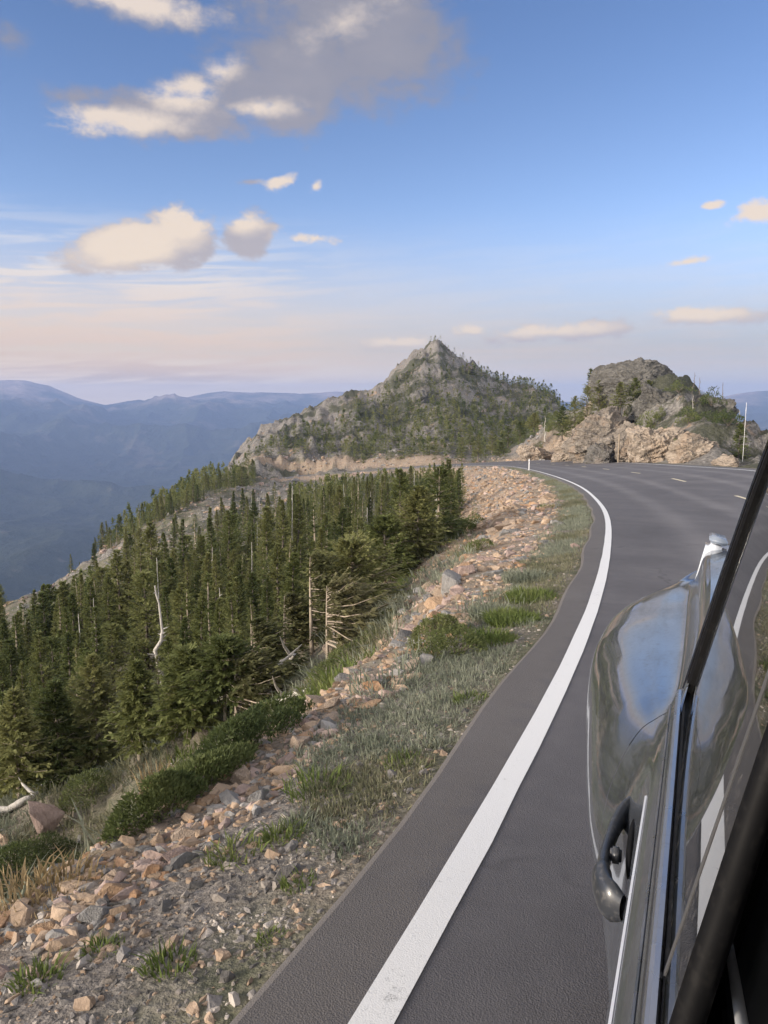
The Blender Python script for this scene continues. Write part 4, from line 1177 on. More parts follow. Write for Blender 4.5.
def crag(name, c, rad, seed, mat, label, dip=(0.5, 0.25), jag=.30, sub=6, e=.7):
    bm = bmesh.new(); bmesh.ops.create_icosphere(bm, subdivisions=sub, radius=1)
    co = np.array([v.co[:] for v in bm.verts])
    k = (np.abs(co) ** (2 / e)).sum(1) ** (-e / 2)
    co = co * k[:, None]
    pr = np.random.default_rng(seed * 7 + 1)
    for _k in range(22):
        pn = pr.normal(0, 1, 3); pn[2] = pn[2] * .7 + .1; pn /= np.linalg.norm(pn); ex_ = np.maximum(co @ pn - pr.uniform(.58, .92), 0)
        co = co - pn * ex_[:, None] * .93
    n = co / np.linalg.norm(co, axis=1)[:, None]
    P = co * np.array(rad)
    w = np.stack([P[:, 0] + dip[0] * P[:, 2], P[:, 1], P[:, 2] * 1.9 - dip[0] * 1.2 * P[:, 0] - dip[1] * P[:, 1]], 1)
    sc_ = 1.0 / max(min(rad), 1.0)
    d = (ridged(w * .55 * sc_ * 1.4 + seed, 5, seed, .55) - .45) * jag * 1.05 + (ridged(w * 2.6 * sc_ + seed, 4, seed + 9, .6) - .45) * jag * .7
    blk = np.floor(w[:, 2] * 1.5 * sc_ + 1.2 * fbm(P * .5 * sc_, 2, seed + 3))
    d = d + (_hash(blk.astype(np.int64), blk.astype(np.int64) * 0, blk.astype(np.int64) * 0 + 3, seed) - .5) * jag * .55
    P = P + n * d[:, None] * min(rad) 
    for v, q in zip(bm.verts, P): v.co = q
    o = bm_obj(name, bm, mat, None, False)
    o.location = c
    return tag(o, label, 'rock')
def crag_at(px0, px1, py0, py1, Y, depth, seed, mat, label, **k):
    a, b_ = at(px0, (py0 + py1) / 2, Y), at(px1, (py0 + py1) / 2, Y)
    t, g = at((px0 + px1) / 2, py0, Y), at((px0 + px1) / 2, py1, Y)
    w = (b_[0] - a[0]) / 2; h = t[2] - g[2]
    return crag('crag', (a[0] + w, Y + depth * .45, (t[2] + g[2]) / 2 - h * .12), (w * 1.12, depth * 1.15, h * .64), seed, mat, label, **k)
crag_at(631, 684, 420, 469, 76, 2.6, 1, M_CRAG_T, 'tall tan boulder with slanting ledges beside the road bend', dip=(.9, .2), jag=.34)
crag_at(672, 724, 433, 471, 68, 2.2, 2, M_CRAG_T, 'lower tan boulder with a blunt face right of the tall tan one', dip=(.7, .2), jag=.34)
crag_at(601, 671, 361, 398, 106, 4.5, 3, M_CRAG_D, 'rounded grey crag crowning the outcrop above the road', jag=.28)
crag_at(638, 690, 382, 440, 92, 4.5, 4, M_CRAG_D, 'grey ledged crag below the summit of the outcrop', dip=(-.8, .2), jag=.32)
crag_at(574, 636, 408, 466, 92, 4.2, 5, M_CRAG_M, 'broad grey crag at road level left of the tan boulders', dip=(.8, .2), jag=.30)
crag_at(684, 742, 394, 452, 88, 4.2, 6, M_CRAG_D, 'dark crag in shade on the right shoulder of the outcrop', jag=.34)
crag_at(556, 590, 432, 463, 110, 3.2, 7, M_CRAG_T, 'tan crag with a pale face at the left end of the outcrop', jag=.3)
crag_at(516, 552, 446, 462, 134, 3.0, 8, M_CRAG_T, 'low tan ledge of rock running down behind the road', jag=.3)
crag_at(586, 622, 444, 468, 84, 2.0, 9, M_CRAG_G, 'small grey rock at the roadside under the broad crag', jag=.3)
crag_at(716, 745, 455, 474, 62, 1.6, 10, M_CRAG_T, 'small tan rock at the right end of the tan boulders', jag=.3)
crag_at(618, 650, 420, 466, 82, 2.4, 12, M_CRAG_M, 'shaded rock in the notch behind the tall tan boulder', jag=.3)
# cliffs on the peak
def cliff(px0, px1, py0, py1, Y, depth, seed, label, mat): crag_at(px0, px1, py0, py1, Y, depth, seed, mat, label, jag=.30)
cliff(421, 452, 340, 372, 345, 8, 21, 'craggy grey knob forming the tip of the pointed peak', M_CRAG_G)
cliff(404, 436, 395, 446, 288, 9, 22, 'dark rock cliff low in the middle of the pointed peak', M_CRAG_D)
cliff(436, 466, 404, 446, 292, 9, 23, 'shadowed cliff to the right of the lowest cliff on the peak', M_CRAG_D)
cliff(392, 420, 372, 396, 320, 7, 24, 'pale crag on the left shoulder of the pointed peak', M_CRAG_G)
cliff(456, 482, 366, 396, 330, 7, 25, 'grey crag on the right shoulder of the pointed peak', M_CRAG_G)
# ------------------------------------------------------------------ grass, shrubs, trees one can single out, logs, posts
def grass_mat(name, cols):
    m, nt, b = material(name); P = worldpos(nt)
    n = nt.noise(P, 2.2, 4, .6); n2 = nt.noise(P, 40, 2)
    c = nt.ramp(nt.math('ADD', nt.math('MULTIPLY', n, .6), nt.math('MULTIPLY', n2, .4)), [(0.3, cols[0]), (.5, cols[1]), (.7, cols[2])])
    nt.put(b.inputs['Base Color'], c); b.inputs['Roughness'].default_value = .8; b.inputs['Specular IOR Level'].default_value = .2
    tr = nt.new('ShaderNodeBsdfTranslucent'); nt.put(tr.inputs[0], c)
    mx = nt.new('ShaderNodeMixShader'); mx.inputs[0].default_value = .3
    nt.l.new(b.outputs[0], mx.inputs[1]); nt.l.new(tr.outputs[0], mx.inputs[2]); nt.l.new(mx.outputs[0], nt.n['Material Output'].inputs[0])
    return m
M_GRASS = grass_mat('dry_turf', [(0.075, 0.085, 0.045), (0.155, 0.155, 0.095), (0.30, 0.275, 0.19)])
M_SAGE = grass_mat('grey_green_herb', [(0.10, 0.12, 0.085), (0.19, 0.205, 0.15), (0.32, 0.325, 0.25)])
M_FRESH = grass_mat('fresh_grass', [(0.055, 0.085, 0.022), (0.115, 0.15, 0.042), (0.21, 0.225, 0.085)])
M_STRAW = grass_mat('straw_grass', [(0.16, 0.115, 0.055), (0.30, 0.225, 0.12), (0.42, 0.34, 0.21)])
def blades(P, hgt, n_per, spread, seed, width=.004, lean=.5):
    """tufts of bent blades; P (n,3), hgt/spread (n,)"""
    rng = np.random.default_rng(seed); n = len(P); N = n * n_per
    c = np.repeat(P, n_per, 0); h = np.repeat(hgt, n_per) * rng.uniform(.45, 1.15, N); sp = np.repeat(spread, n_per)
    a = rng.uniform(0, 6.28, N); r = np.sqrt(rng.uniform(0, 1, N)) * sp
    base = c + np.stack([np.cos(a) * r, np.sin(a) * r, np.full(N, -.012)], 1)
    la = a + rng.normal(0, .8, N); ll = np.abs(rng.normal(0, lean, N))
    d = np.stack([np.cos(la) * ll, np.sin(la) * ll, np.ones(N)], 1)
    sa = rng.uniform(0, 6.28, N); s = np.stack([np.cos(sa), np.sin(sa), sa * 0], 1)
    w = (width * rng.uniform(.6, 1.5, N) * (h / .1) ** .4)[:, None]
    midp = base + d * (h * .55)[:, None]; tip = base + d * h[:, None] + np.stack([np.cos(la), np.sin(la), -.5 + la * 0], 1) * (h * ll * .5)[:, None]
    v = np.stack([base - s * w, base + s * w, midp + s * w * .8, midp - s * w * .8, tip], 1).reshape(-1, 3)
    o = np.arange(N) * 5
    return v, np.stack([o, o + 1, o + 2, o + 3], 1), np.stack([o + 3, o + 2, o + 4], 1)

rg = np.random.default_rng(71)
def verge(n, y0, y1, f):
    y = y0 * (y1 / y0) ** rg.uniform(0, 1, n)
    k = np.clip(np.searchsorted(RP[:, 1], y), 1, NP_ - 60)
    u = f(y, n, crest_u(RP[k, 1]))
    P = RP[k, :2] + RN[k] * u[:, None] + RT[k] * rg.uniform(-.5, .5, (n, 1))
    return np.concatenate([P, terrain(P)[:, None]], 1), u
# grey-green turf over the verge, thicker along its middle, thinning to gravel by the asphalt
Pv, uv_ = verge(9000, 1.6, 95, lambda y, n, c: .38 + rg.beta(1.5, 1.7, n) * (rub_start(y) + .15 - .38))
dens = vnoise(Pv * [1.1, 1.1, 1.1], 131) + .35 * smooth(3.5, 9, Pv[:, 1]) - .26 * smooth(4.5, 2.0, Pv[:, 1])
k = dens > .50
Pv = Pv[k]
v, q, t = blades(Pv, rg.uniform(.022, .065, len(Pv)) * np.clip(.8 + Pv[:, 1] * .05, .8, 2.4), 16, np.clip(.05 + Pv[:, 1] * .006, .05, .3), 3, .0035)
half = (vnoise(Pv * 0.9, 133) > .47)
qm = np.repeat(half.astype(int), 16)
o = mesh_obj('grass', v, quads=q, tris=t, mats=[M_GRASS, M_SAGE], mat_idx=np.concatenate([qm, qm])); tag(o, 'dry grey green grass growing over the verge beside the asphalt', kind='stuff')
# turf on the open ground below
Pt = scatter(16000, -36, 7, 5, 60, 77); tx_, ty_, _ = project(Pt); _, tu, _ = su(Pt[:, :2])
k = (tu > 2.3) & (~in_poly(tx_, ty_, FOREST) | np.any([in_poly(tx_, ty_, b_) for b_ in BARE], 0)) & (vnoise(Pt * .5, 135) > .30)
Pt = Pt[k][:6500]
_Pn = scatter(5200, -36, 2, 3.5, 20, 79); _, _nu, _ = su(_Pn[:, :2]); _nx, _ny, _ = project(_Pn)
Pt = np.concatenate([Pt, _Pn[(_nu > 2.3) & ~in_poly(_nx, _ny, FOREST)][:2600]])
v, q, t = blades(Pt, np.random.default_rng(3).uniform(.08, .24, len(Pt)), 14, np.full(len(Pt), .26), 4, .007, .7)
h2 = np.repeat((vnoise(Pt * .4, 137) * 3).astype(int).clip(0, 2), 14)
o = mesh_obj('grass', v, quads=q, tris=t, mats=[M_GRASS, M_SAGE, M_FRESH], mat_idx=np.concatenate([h2, h2])); tag(o, 'patchy turf and herbs on the open slope below the bank', kind='stuff')

# tufts that stand out
def tuft(px, py, size, h, mat, label, cat='grass tuft', nb=150, name='grass_tuft', w=.004):
    p = ground_hits([(px, py)])[0]
    if np.isnan(p[0]): return
    f_ = min(float(project(p)[2]) / (2.2 + 470.0 / max(py - 455, 20)), 1.6); size *= f_; h *= f_
    v, q, t = blades(np.zeros((1, 3)), np.array([h * .75]), nb, np.array([size]), int(px * 7 + py), w, .45)
    o = mesh_obj(name, v, quads=q, tris=t, mats=[mat]); o.location = p
    return tag(o, label, cat)
tuft(170, 966, .10, .11, M_FRESH, 'round fresh green tuft on bare gravel, largest tuft near the bottom edge')
tuft(38, 982, .09, .10, M_FRESH, 'dark green tuft among the stones in the bottom left corner')
tuft(104, 950, .08, .07, M_FRESH, 'flat green tuft on bare stones above the round fresh tuft')
tuft(272, 940, .07, .05, M_FRESH, 'thin yellowish tuft at the edge of the asphalt')
tuft(235, 855, .13, .11, M_FRESH, 'wide green tuft halfway up the verge in front of the gravel patch')
tuft(285, 838, .10, .10, M_FRESH, 'small green tuft just right of the wide one on the verge')
tuft(318, 790, .16, .13, M_FRESH, 'tall green tuft on the upper verge above the grey gravel')
tuft(300, 885, .08, .07, M_FRESH, 'low yellow green tuft near the asphalt edge on grey gravel')
tuft(408, 765, .12, .08, M_FRESH, 'green tuft touching the asphalt edge below the sage grass')
tuft(470, 700, .10, .07, M_FRESH, 'little green tuft at the asphalt edge where the verge narrows')
tuft(300, 826, .09, .09, M_SAGE, 'pale sage tuft leaning between two green ones on the verge')
tuft(430, 665, .22, .16, M_SAGE, 'broad pale sage clump on the verge below the dark shrubs')
tuft(385, 690, .20, .16, M_SAGE, 'broad pale sage clump beside the crest of the rubble')
tuft(490, 612, .25, .16, M_SAGE, 'sage clump on the verge above the dark green shrub strip')
tuft(492, 642, .15, .10, M_FRESH, 'green herb patch at the near end of the strip along the asphalt', 'herb patch', 1100, 'herb_patch', .0045)
tuft(512, 622, .17, .10, M_FRESH, 'green herb patch sprawling at the asphalt edge where the verge bulges', 'herb patch', 1500, 'herb_patch', .005)
tuft(532, 600, .18, .10, M_FRESH, 'green herb patch at the far end of the strip along the asphalt', 'herb patch', 1300, 'herb_patch', .005)
tuft(496, 616, .18, .09, M_SAGE, 'sage green herb patch beside the green strip along the asphalt', 'herb patch', 1200, 'herb_patch', .005)
tuft(528, 580, .2, .10, M_SAGE, 'sage green herb patch at the far side of the green strip', 'herb patch', 1200, 'herb_patch', .005)
tuft(552, 508, .3, .16, M_FRESH, 'bright green clump on the inside of the road bend')
tuft(556, 538, .25, .14, M_SAGE, 'grey green clump by the asphalt on the road bend')
tuft(158, 788, .18, .38, M_STRAW, 'rusty straw coloured clump standing beside the juniper mat', nb=90, w=.006)
tuft(12, 912, .30, .13, M_STRAW, 'rusty dry grass clump behind the stones at the left edge', nb=320, w=.005)
tuft(60, 892, .22, .11, M_STRAW, 'brown dry grass clump below the dark corner shrub', nb=220, w=.005)

def shrub(px, py, rx, ry, h, n, label, rz=0.0, mat=None, seed=None, spray=.11, name='juniper_shrub', p=None, D=None):
    p = ground_hits([(px, py)])[0] if p is None else p
    if np.isnan(p[0]): return
    seed = int(px * 3 + py) if seed is None else seed
    if D:
        f_ = float(project(p)[2]) / D; rx, ry, h, spray = rx * f_, ry * f_, h * f_, spray * f_ ** .8
    e = empty(name, tuple(p), rz)
    # lie along the slope
    ex = .35; zx = (ground_z(p[0] + ex, p[1]) - ground_z(p[0] - ex, p[1])) / (2 * ex); zy = (ground_z(p[0], p[1] + ex) - ground_z(p[0], p[1] - ex)) / (2 * ex)
    nrm = Vector((-zx * .8, -zy * .8, 1)).normalized()
    e.rotation_mode = 'QUATERNION'; e.rotation_quaternion = Vector((0, 0, 1)).rotation_difference(nrm) @ Matrix.Rotation(rz, 3, 'Z').to_quaternion()
    v, q = mound_np(seed, rx, ry, h, int(n * 2.6), spray * .55)
    mesh_obj('foliage', v, quads=q, mats=[mat or M_JUNIPER], parent=e)
    v, q = mound_stems(seed, rx, ry, h)
    mesh_obj('stem', v, quads=q, mats=[M_BARK], smooth_shade=True, parent=e)
    return tag(e, label, 'shrub')
shrub(22, 880, 1.35, .75, .62, 4200, 'dark green shrub in the lower left corner beyond the stones', .3, spray=.10, D=12)
shrub(168, 815, .9, .40, .40, 2200, 'juniper mat at the lower end of the green strip beside the rubble crest', .85, D=10)
shrub(205, 785, .95, .45, .45, 2600, 'juniper mat in the middle of the green strip beside the rubble crest', .85, D=10)
shrub(245, 752, .95, .45, .42, 2600, 'juniper mat at the upper end of the green strip beside the rubble crest', .8, D=10.5)
shrub(280, 728, .6, .3, .3, 1300, 'small juniper mat under the bleached driftwood logs', .8, D=11)
shrub(443, 636, .22, .2, .24, 900, 'small round dark shrub on the rubble crest', spray=.06, D=6.5)
shrub(455, 655, .26, .2, .15, 900, 'flat dark shrub just below the small round one on the verge', spray=.055, D=6)
shrub(425, 650, .2, .16, .14, 600, 'tiny dark shrub among stones left of the round one', spray=.05, D=6.5)
shrub(478, 552, .3, .25, .22, 700, 'small green shrub on tan rubble beside the sage grass', spray=.08, D=13)
shrub(432, 555, 3.0, 1.3, .9, 3200, 'long low dark krummholz shrub spreading from the firs to the rubble', .9, spray=.2, D=38)
shrub(455, 535, 2.6, 1.2, 1.0, 3000, 'dark krummholz shrub under the firs at the forest end', .9, spray=.2, D=45)
shrub(345, 672, 1.3, .8, .6, 2200, 'green krummholz shrub at the foot of the wind bent firs', .6, spray=.14, D=18)
shrub(372, 640, 1.5, .6, .35, 2000, 'low green shrub along the lower edge of the rubble', .8, spray=.12, D=20)
shrub(90, 795, .5, .4, .45, 1200, 'olive shrub beside the tall pointed boulder', spray=.09, D=14)
shrub(560, 410, 3.4, 2.4, 2.6, 2600, 'dark green bush high on the left shoulder of the outcrop', spray=.42, p=at(566, 428, 122))

# ---- firs one can single out
def special_fir(px, py, top_py, label, kind=None, flag=False, rz=0.0, seed=1, r=.9, pale=True, sparse=.3, **k):
    p = ground_hits([(px, py)])[0]
    if np.isnan(p[0]): return
    dep = float(project(p)[2]); h = (py - top_py) / FPX * dep * 1.03
    if kind is not None:
        return tree_thing(kind, tuple(p - [0, 0, .05]), h, rz, label, None)
    e = empty('wind_bent_fir' if flag else 'fir_tree', tuple(p), rz)
    (tv, tq), (cvv, cq) = conifer(seed, h=h, r=r, flag=0.0 if flag else None, sparse=sparse, nb=int(k.pop('nb', 150) * 1.25), ns=int(k.pop('ns', 13) * 1.9), spray=(.085 + .0022 * dep) * (1.25 if flag else 1) + 0 * k.pop('spray', 0), **k)
    mesh_obj('trunk', tv, quads=tq, mats=[M_PALEBARK if pale else M_BARK], smooth_shade=True, parent=e)
    mesh_obj('crown', cvv, quads=cq, mats=[M_NEEDLE_Y if flag else M_NEEDLE], parent=e)
    return tag(e, label, 'tree')
special_fir(312, 654, 558, 'tallest wind bent fir with all its boughs streaming to one side', flag=True, seed=41, r=1.0, top=.8)
special_fir(328, 668, 586, 'wind bent fir with ragged boughs right of the tallest one', flag=True, seed=42, r=1.05, top=.6)
special_fir(285, 660, 596, 'thin wind bent fir in the middle of the wind bent group', flag=True, seed=43, r=.7)
special_fir(277, 652, 612, 'shortest wind bent fir, left in the wind bent group', flag=True, seed=44, r=.7)
special_fir(295, 640, 588, 'wind bent fir standing behind the thin ones of the group', flag=True, seed=45, r=.6)
special_fir(253, 690, 622, 'wind bent fir with a bare pale stem above the gnarled trunk', flag=True, seed=46, r=.8)
special_fir(236, 733, 664, 'gnarled leaning fir with a twisted pale trunk at the forest edge', flag=True, seed=47, r=.95, wob=.3, lean=.10, top=.5)
special_fir(192, 702, 592, 'fir with a sunlit pale trunk standing in front of the dark firs', seed=51, r=.75, sparse=.55)
special_fir(212, 690, 575, 'slim fir with a pale bare top behind the sunlit one', seed=52, r=.7, sparse=.5)
special_fir(100, 775, 655, 'yellowish green fir with heavy boughs at the front of the forest', seed=53, r=.9, sparse=0, nb=290, ns=17, spray=.22)
special_fir(62, 790, 680, 'olive green broad fir beside the fallen log', seed=54, r=.85, sparse=0, nb=280, ns=17, spray=.22)
special_fir(20, 800, 690, 'dark bushy fir at the left edge of the forest front', seed=55, r=.85, sparse=0, nb=280, ns=17, spray=.22)
special_fir(140, 760, 662, 'bright green fir right of the yellowish one at the forest front', seed=56, r=.75, sparse=0, nb=260, ns=16, spray=.2)
special_fir(190, 745, 650, 'low dark fir with a skirt of boughs touching the turf', seed=57, r=.8, sparse=0, nb=300, ns=17, spray=.2, top=.6)
special_fir(225, 715, 640, 'dense dark fir just left of the gnarled trunk', seed=58, r=.8, sparse=0, nb=280, ns=16, spray=.2, top=.7)
special_fir(352, 622, 545, 'broad rounded dark fir beside the clearing', seed=59, r=1.1, sparse=0, nb=330, ns=18, spray=.28, top=.5)
special_fir(385, 590, 520, 'broad dark fir at the upper end of the clearing', seed=60, r=1.1, sparse=0, nb=330, ns=18, spray=.3, top=.6)
special_fir(418, 563, 490, 'olive fir with an open crown at the upper forest corner', seed=61, r=1.0, sparse=.1, nb=300, ns=17, spray=.3, top=.7)
special_fir(438, 548, 470, 'tall fir with a pale streaked trunk at the forest corner by the rubble', seed=62, r=1.1, sparse=.35, nb=230, ns=15, spray=.3)
special_fir(448, 525, 462, 'dark dense fir nearest to the bend at the end of the forest', seed=63, r=1.1, sparse=0, nb=280, ns=15, spray=.36)

def snag(px, py, top, label, seed, r0=.07, crook=.05, stubs=12, mat=None, name='dead_tree', p=None, group=None):
    p = ground_hits([(px, py)])[0] if p is None else p
    if np.isnan(p[0]): return
    dep = float(project(p)[2]); h = (py - top) / FPX * dep * 1.03
    v, q = dead_tree(seed, h, stubs, r0, crook)
    o = mesh_obj(name, v, quads=q, mats=[mat or M_PALE], smooth_shade=True); o.location = tuple(p)
    return tag(o, label, 'dead tree', group)
snag(164, 712, 588, 'crooked white dead trunk with one stub arm in front of the dark firs', 3, .085, .10, 9)
snag(98, 680, 598, 'straight white bare pole rising above the firs left of the crooked trunk', 4, .05, .01, 3)
snag(48, 690, 640, 'short white bare pole at the left side of the forest', 5, .05, .02, 3)
snag(22, 660, 604, 'thin pale dead trunk leaning at the left edge of the forest', 6, .05, .04, 5)
snag(437, 540, 492, 'white forked dead trunk beside the firs at the forest corner', 7, .10, .06, 8)
snag(425, 552, 515, 'slanting grey dead stem left of the forked one at the forest corner', 8, .10, .12, 5)
snag(214, 610, 548, 'pair of pale dead stems high in the forest, left stem', 9, .06, .02, 4)
snag(218, 612, 560, 'pair of pale dead stems high in the forest, right stem', 10, .06, .02, 3)
snag(270, 620, 565, 'pale dead spire in the middle of the forest', 11, .07, .02, 8)
Sx = np.array([i for i in range(len(F)) if 30 < f_r[i] < 130 and inframe[i]]); np.random.default_rng(8).shuffle(Sx)
for j, i in enumerate(Sx[:46]):
    v, q = dead_tree(60 + j, float(F_h[i]) * 1.05 + .4, 8, .06, .02)
    o = mesh_obj('dead_tree', v, quads=q, mats=[M_PALE], smooth_shade=True)
    o.location = tuple(F[i] + [.5, .2, 0]); tag(o, 'slim pale dead trunk standing among the living firs', 'dead tree', 'pale dead trunks in the forest')

# trees and snags on the outcrop
def outcrop_fir(px, py, top, Y, label, seed, r=1.2, **k):
    p = at(px, py, Y); h = (py - top) / FPX * Y
    e = empty('fir_tree', tuple(p), seed); (tv, tq), (cvv, cq) = conifer(seed, h=h + .6, r=r, nb=k.get('nb', 200), ns=14, spray=.30, top=.7, sparse=k.get('sparse', 0))
    mesh_obj('trunk', tv, quads=tq, mats=[M_BARK], smooth_shade=True, parent=e); mesh_obj('crown', cvv, quads=cq, mats=[M_NEEDLE], parent=e)
    return tag(e, label, 'tree', k.get('group'))
outcrop_fir(574, 440, 402, 100, 'dark round topped fir on the left of the outcrop beside the broad grey crag', 81, 2.0)
outcrop_fir(586, 428, 392, 102, 'dark fir in the middle of the clump left of the summit crag', 82, 1.9)
outcrop_fir(562, 438, 412, 104, 'lowest fir of the clump at the left of the outcrop', 83, 1.7)
outcrop_fir(598, 418, 386, 108, 'fir standing right under the summit crag on its left', 84, 1.6)
outcrop_fir(620, 412, 388, 98, 'small green fir below the middle of the summit crag', 85, 1.6)
outcrop_fir(634, 408, 384, 98, 'small green fir between the summit crag and the ledged crag', 86, 1.5)
outcrop_fir(648, 404, 386, 99, 'smallest fir under the right side of the summit crag', 87, 1.2)
outcrop_fir(590, 386 + 12, 374, 112, 'lone fir breaking the skyline left of the summit crag', 88, 1.0, sparse=.3)
outcrop_fir(706, 452, 414, 84, 'dark fir in the shade of the right shoulder of the outcrop', 89, 1.8)
outcrop_fir(722, 458, 424, 80, 'ragged dark fir right of the dark crag', 90, 1.3, sparse=.3)
outcrop_fir(690, 436, 408, 88, 'dark fir between the ledged crag and the dark crag', 91, 1.5)
outcrop_fir(738, 466, 432, 68, 'thin fir at the right end of the outcrop beside the white pole', 92, .9, sparse=.4)
_rb = np.random.default_rng(17); Ob = scatter(5000, 4, 26, 66, 190, 93); obx, oby, _ = project(Ob); _, obu, _ = su(Ob[:, :2])
_kb = np.where((obx > 462) & (obx < 748) & (oby > 366) & (oby < 460) & (obu < -WIDTH - 3.5) & (vnoise(Ob * .13, 141) > .42))[0]
_kb = _kb[thin(Ob[_kb], np.full(len(_kb), 1.9))][:90]
_bv = [mesh_data('foliage', mound_np(880 + i, 1.0, .9, .9, 900, .16)[0], quads=mound_np(880 + i, 1.0, .9, .9, 900, .16)[1], mats=[M_JUNIPER]) for i in range(4)]
_bs = [mesh_data('stem', mound_stems(880 + i, 1.0, .9, .9)[0], quads=mound_stems(880 + i, 1.0, .9, .9)[1], mats=[M_BARK], smooth_shade=True) for i in range(4)]
for i in _kb:
    e = empty('bush', tuple(Ob[i] - [0, 0, .1]), _rb.uniform(0, 6.28)); s_ = _rb.uniform(.7, 1.7); e.scale = (s_, s_, s_ * _rb.uniform(.8, 1.5)); k_ = int(_rb.integers(0, 4))
    link(bpy.data.objects.new('foliage', _bv[k_]), e); link(bpy.data.objects.new('stem', _bs[k_]), e)
    tag(e, 'dark green bush growing among the crags of the outcrop and saddle', 'bush', 'bushes on the outcrop')
for px, py, top, Y, lb, sd_ in [(690, 408, 374, 96, 'bare twiggy snag on the skyline right of the ledged crag', 31), (699, 410, 379, 95, 'second bare snag on the skyline with spreading twigs', 32), (720, 420, 384, 90, 'thin bare snag over the dark crag', 33),
                                (713, 414, 392, 92, 'short bare snag between two taller ones over the dark crag', 34), (735, 452, 412, 74, 'bleached snag at the right end of the outcrop', 35), (690, 440, 396, 84, 'pale bare trunk in front of the dark crag', 36),
                                (545, 440, 416, 118, 'pale dead trunk on the tan ledge left of the outcrop', 37)]:
    snag(px, py, top, lb, sd_, .09, .10, 22, M_PALE if sd_ > 34 else M_BARK, p=at(px, py, Y))
for j, (px, py, w, Y) in enumerate([(478, 458, 22, 165), (492, 452, 20, 160), (508, 446, 18, 150), (520, 440, 16, 142), (462, 460, 22, 185), (500, 458, 14, 150), (534, 430, 14, 132), (470, 448, 20, 190)]):
    outcrop_fir(px, py, py - w * .9, Y, 'small dark conifer on the saddle behind the road bend', 400 + j, 1.6, group='saddle conifers')

# ---- driftwood logs
def log_thing(pxs, rad, label, seed, branches=(), lift=.1):
    hp_ = ground_hits(pxs); hp_ = hp_[~np.isnan(hp_[:, 0])]
    rng = np.random.default_rng(seed); path = hp_ + [0, 0, lift]
    t = np.linspace(0, 1, 14); tt = np.linspace(0, 1, len(path))
    pth = np.stack([np.interp(t, tt, path[:, k]) for k in range(3)], 1)
    for _ in range(2): pth[1:-1] = (pth[:-2] + 2 * pth[1:-1] + pth[2:]) / 4
    pth += rng.normal(0, .02, pth.shape)
    c = pth[0].copy(); pth -= c
    parts = [tube_np(pth, rad * (1 - .75 * t) * (1 + .12 * rng.normal(0, 1, 14)), 9)]
    for b_ in branches:
        i = int(b_ * 13); d = pth[min(i + 1, 13)] - pth[i]; d /= np.linalg.norm(d)
        s = np.cross(d, [0, 0, 1]) * rng.choice([-1, 1]) + [0, 0, .9]
        parts.append(tube_np([pth[i], pth[i] + (s + d) * .22, pth[i] + (s * 1.2 + d * 1.8) * .3], [rad * .5, rad * .3, .006], 6))
    v, q = join_np(parts); o = mesh_obj('fallen_log', v, quads=q, mats=[M_PALE], smooth_shade=True); o.location = tuple(c)
    return tag(o, label, 'log')
log_thing([(268, 712), (272, 692), (288, 676), (297, 672)], .075, 'arched bleached log at the forest edge above the juniper', 1, (.5, .8), .35)
log_thing([(272, 712), (290, 705), (318, 694)], .065, 'straight bleached log lying along the foot of the rubble', 2, (.4,), .12)
snag(327, 692, 667, 'short upright piece of bleached driftwood on the rubble edge', 21, .02, .006, 3, name='driftwood')
log_thing([(-20, 826), (10, 814), (36, 800), (42, 792)], .085, 'grey fallen log beside the tall pointed boulder', 4, (.75,), .12)
log_thing([(135, 700), (150, 692), (165, 684)], .06, 'grey log lying in the bare gap among the firs', 5, (.4,), .1)

# ---- posts at the roadside
def post(px, py, top, Y, label, rad, mat, name='snow_pole', band=None):
    p = at(px, py, Y); h = (py - top) / FPX * Y
    z0 = ground_z(p[0], p[1]); p[2] = max(min(p[2], z0), z0 - 1.2) if abs(p[2] - z0) < 3 else p[2]
    v, q = tube_np([[0, 0, -.5], [0, 0, h * .5], [.001 * h, 0, h], [.001 * h, 0, h + .01]], [rad, rad, rad * .9, .002], 10)
    if band:
        e = empty(name, tuple(p)); mesh_obj('pole', v, quads=q, mats=[mat], smooth_shade=True, parent=e)
        v, q = tube_np([[0, 0, h * .80], [0, 0, h * .80 + .002], [0, 0, h * .93], [0, 0, h * .93 + .002]], [rad * .9, rad * 1.25, rad * 1.25, rad * .9], 10)
        mesh_obj('reflector_band', v, quads=q, mats=[band], smooth_shade=True, parent=e)
        return tag(e, label, 'pole')
    o = mesh_obj(name, v, quads=q, mats=[mat], smooth_shade=True); o.location = tuple(p)
    return tag(o, label, 'pole')
m, nt, b = material('weathered_timber'); P = objco(nt); n = nt.noise(nt.scalev(P, (12, 12, 1)), 3, 4, .6)
nt.put(b.inputs['Base Color'], nt.ramp(n, [(.3, (0.17, 0.13, 0.09)), (.7, (0.34, 0.28, 0.21))])); b.inputs['Roughness'].default_value = .85; M_POST = m
m, nt, b = material('white_post_paint'); P = objco(nt); n = nt.noise(P, 8, 4, .6)
nt.put(b.inputs['Base Color'], nt.ramp(n, [(.3, (0.55, 0.55, 0.54)), (.7, (0.75, 0.75, 0.74))])); b.inputs['Roughness'].default_value = .5; M_POSTW = m
m, nt, b = material('reflector_sheet'); n = nt.noise(objco(nt), 30, 2)
nt.put(b.inputs['Base Color'], nt.ramp(n, [(.3, (0.62, 0.62, 0.62)), (.7, (0.8, 0.8, 0.8))])); b.inputs['Roughness'].default_value = .3; M_REFL = m
post(618, 466, 434, 82, 'tall weathered timber pole at the roadside before the tan boulder', .085, M_POST)
post(629, 466, 436, 79, 'shorter timber pole touching the tan boulder', .075, M_POST)
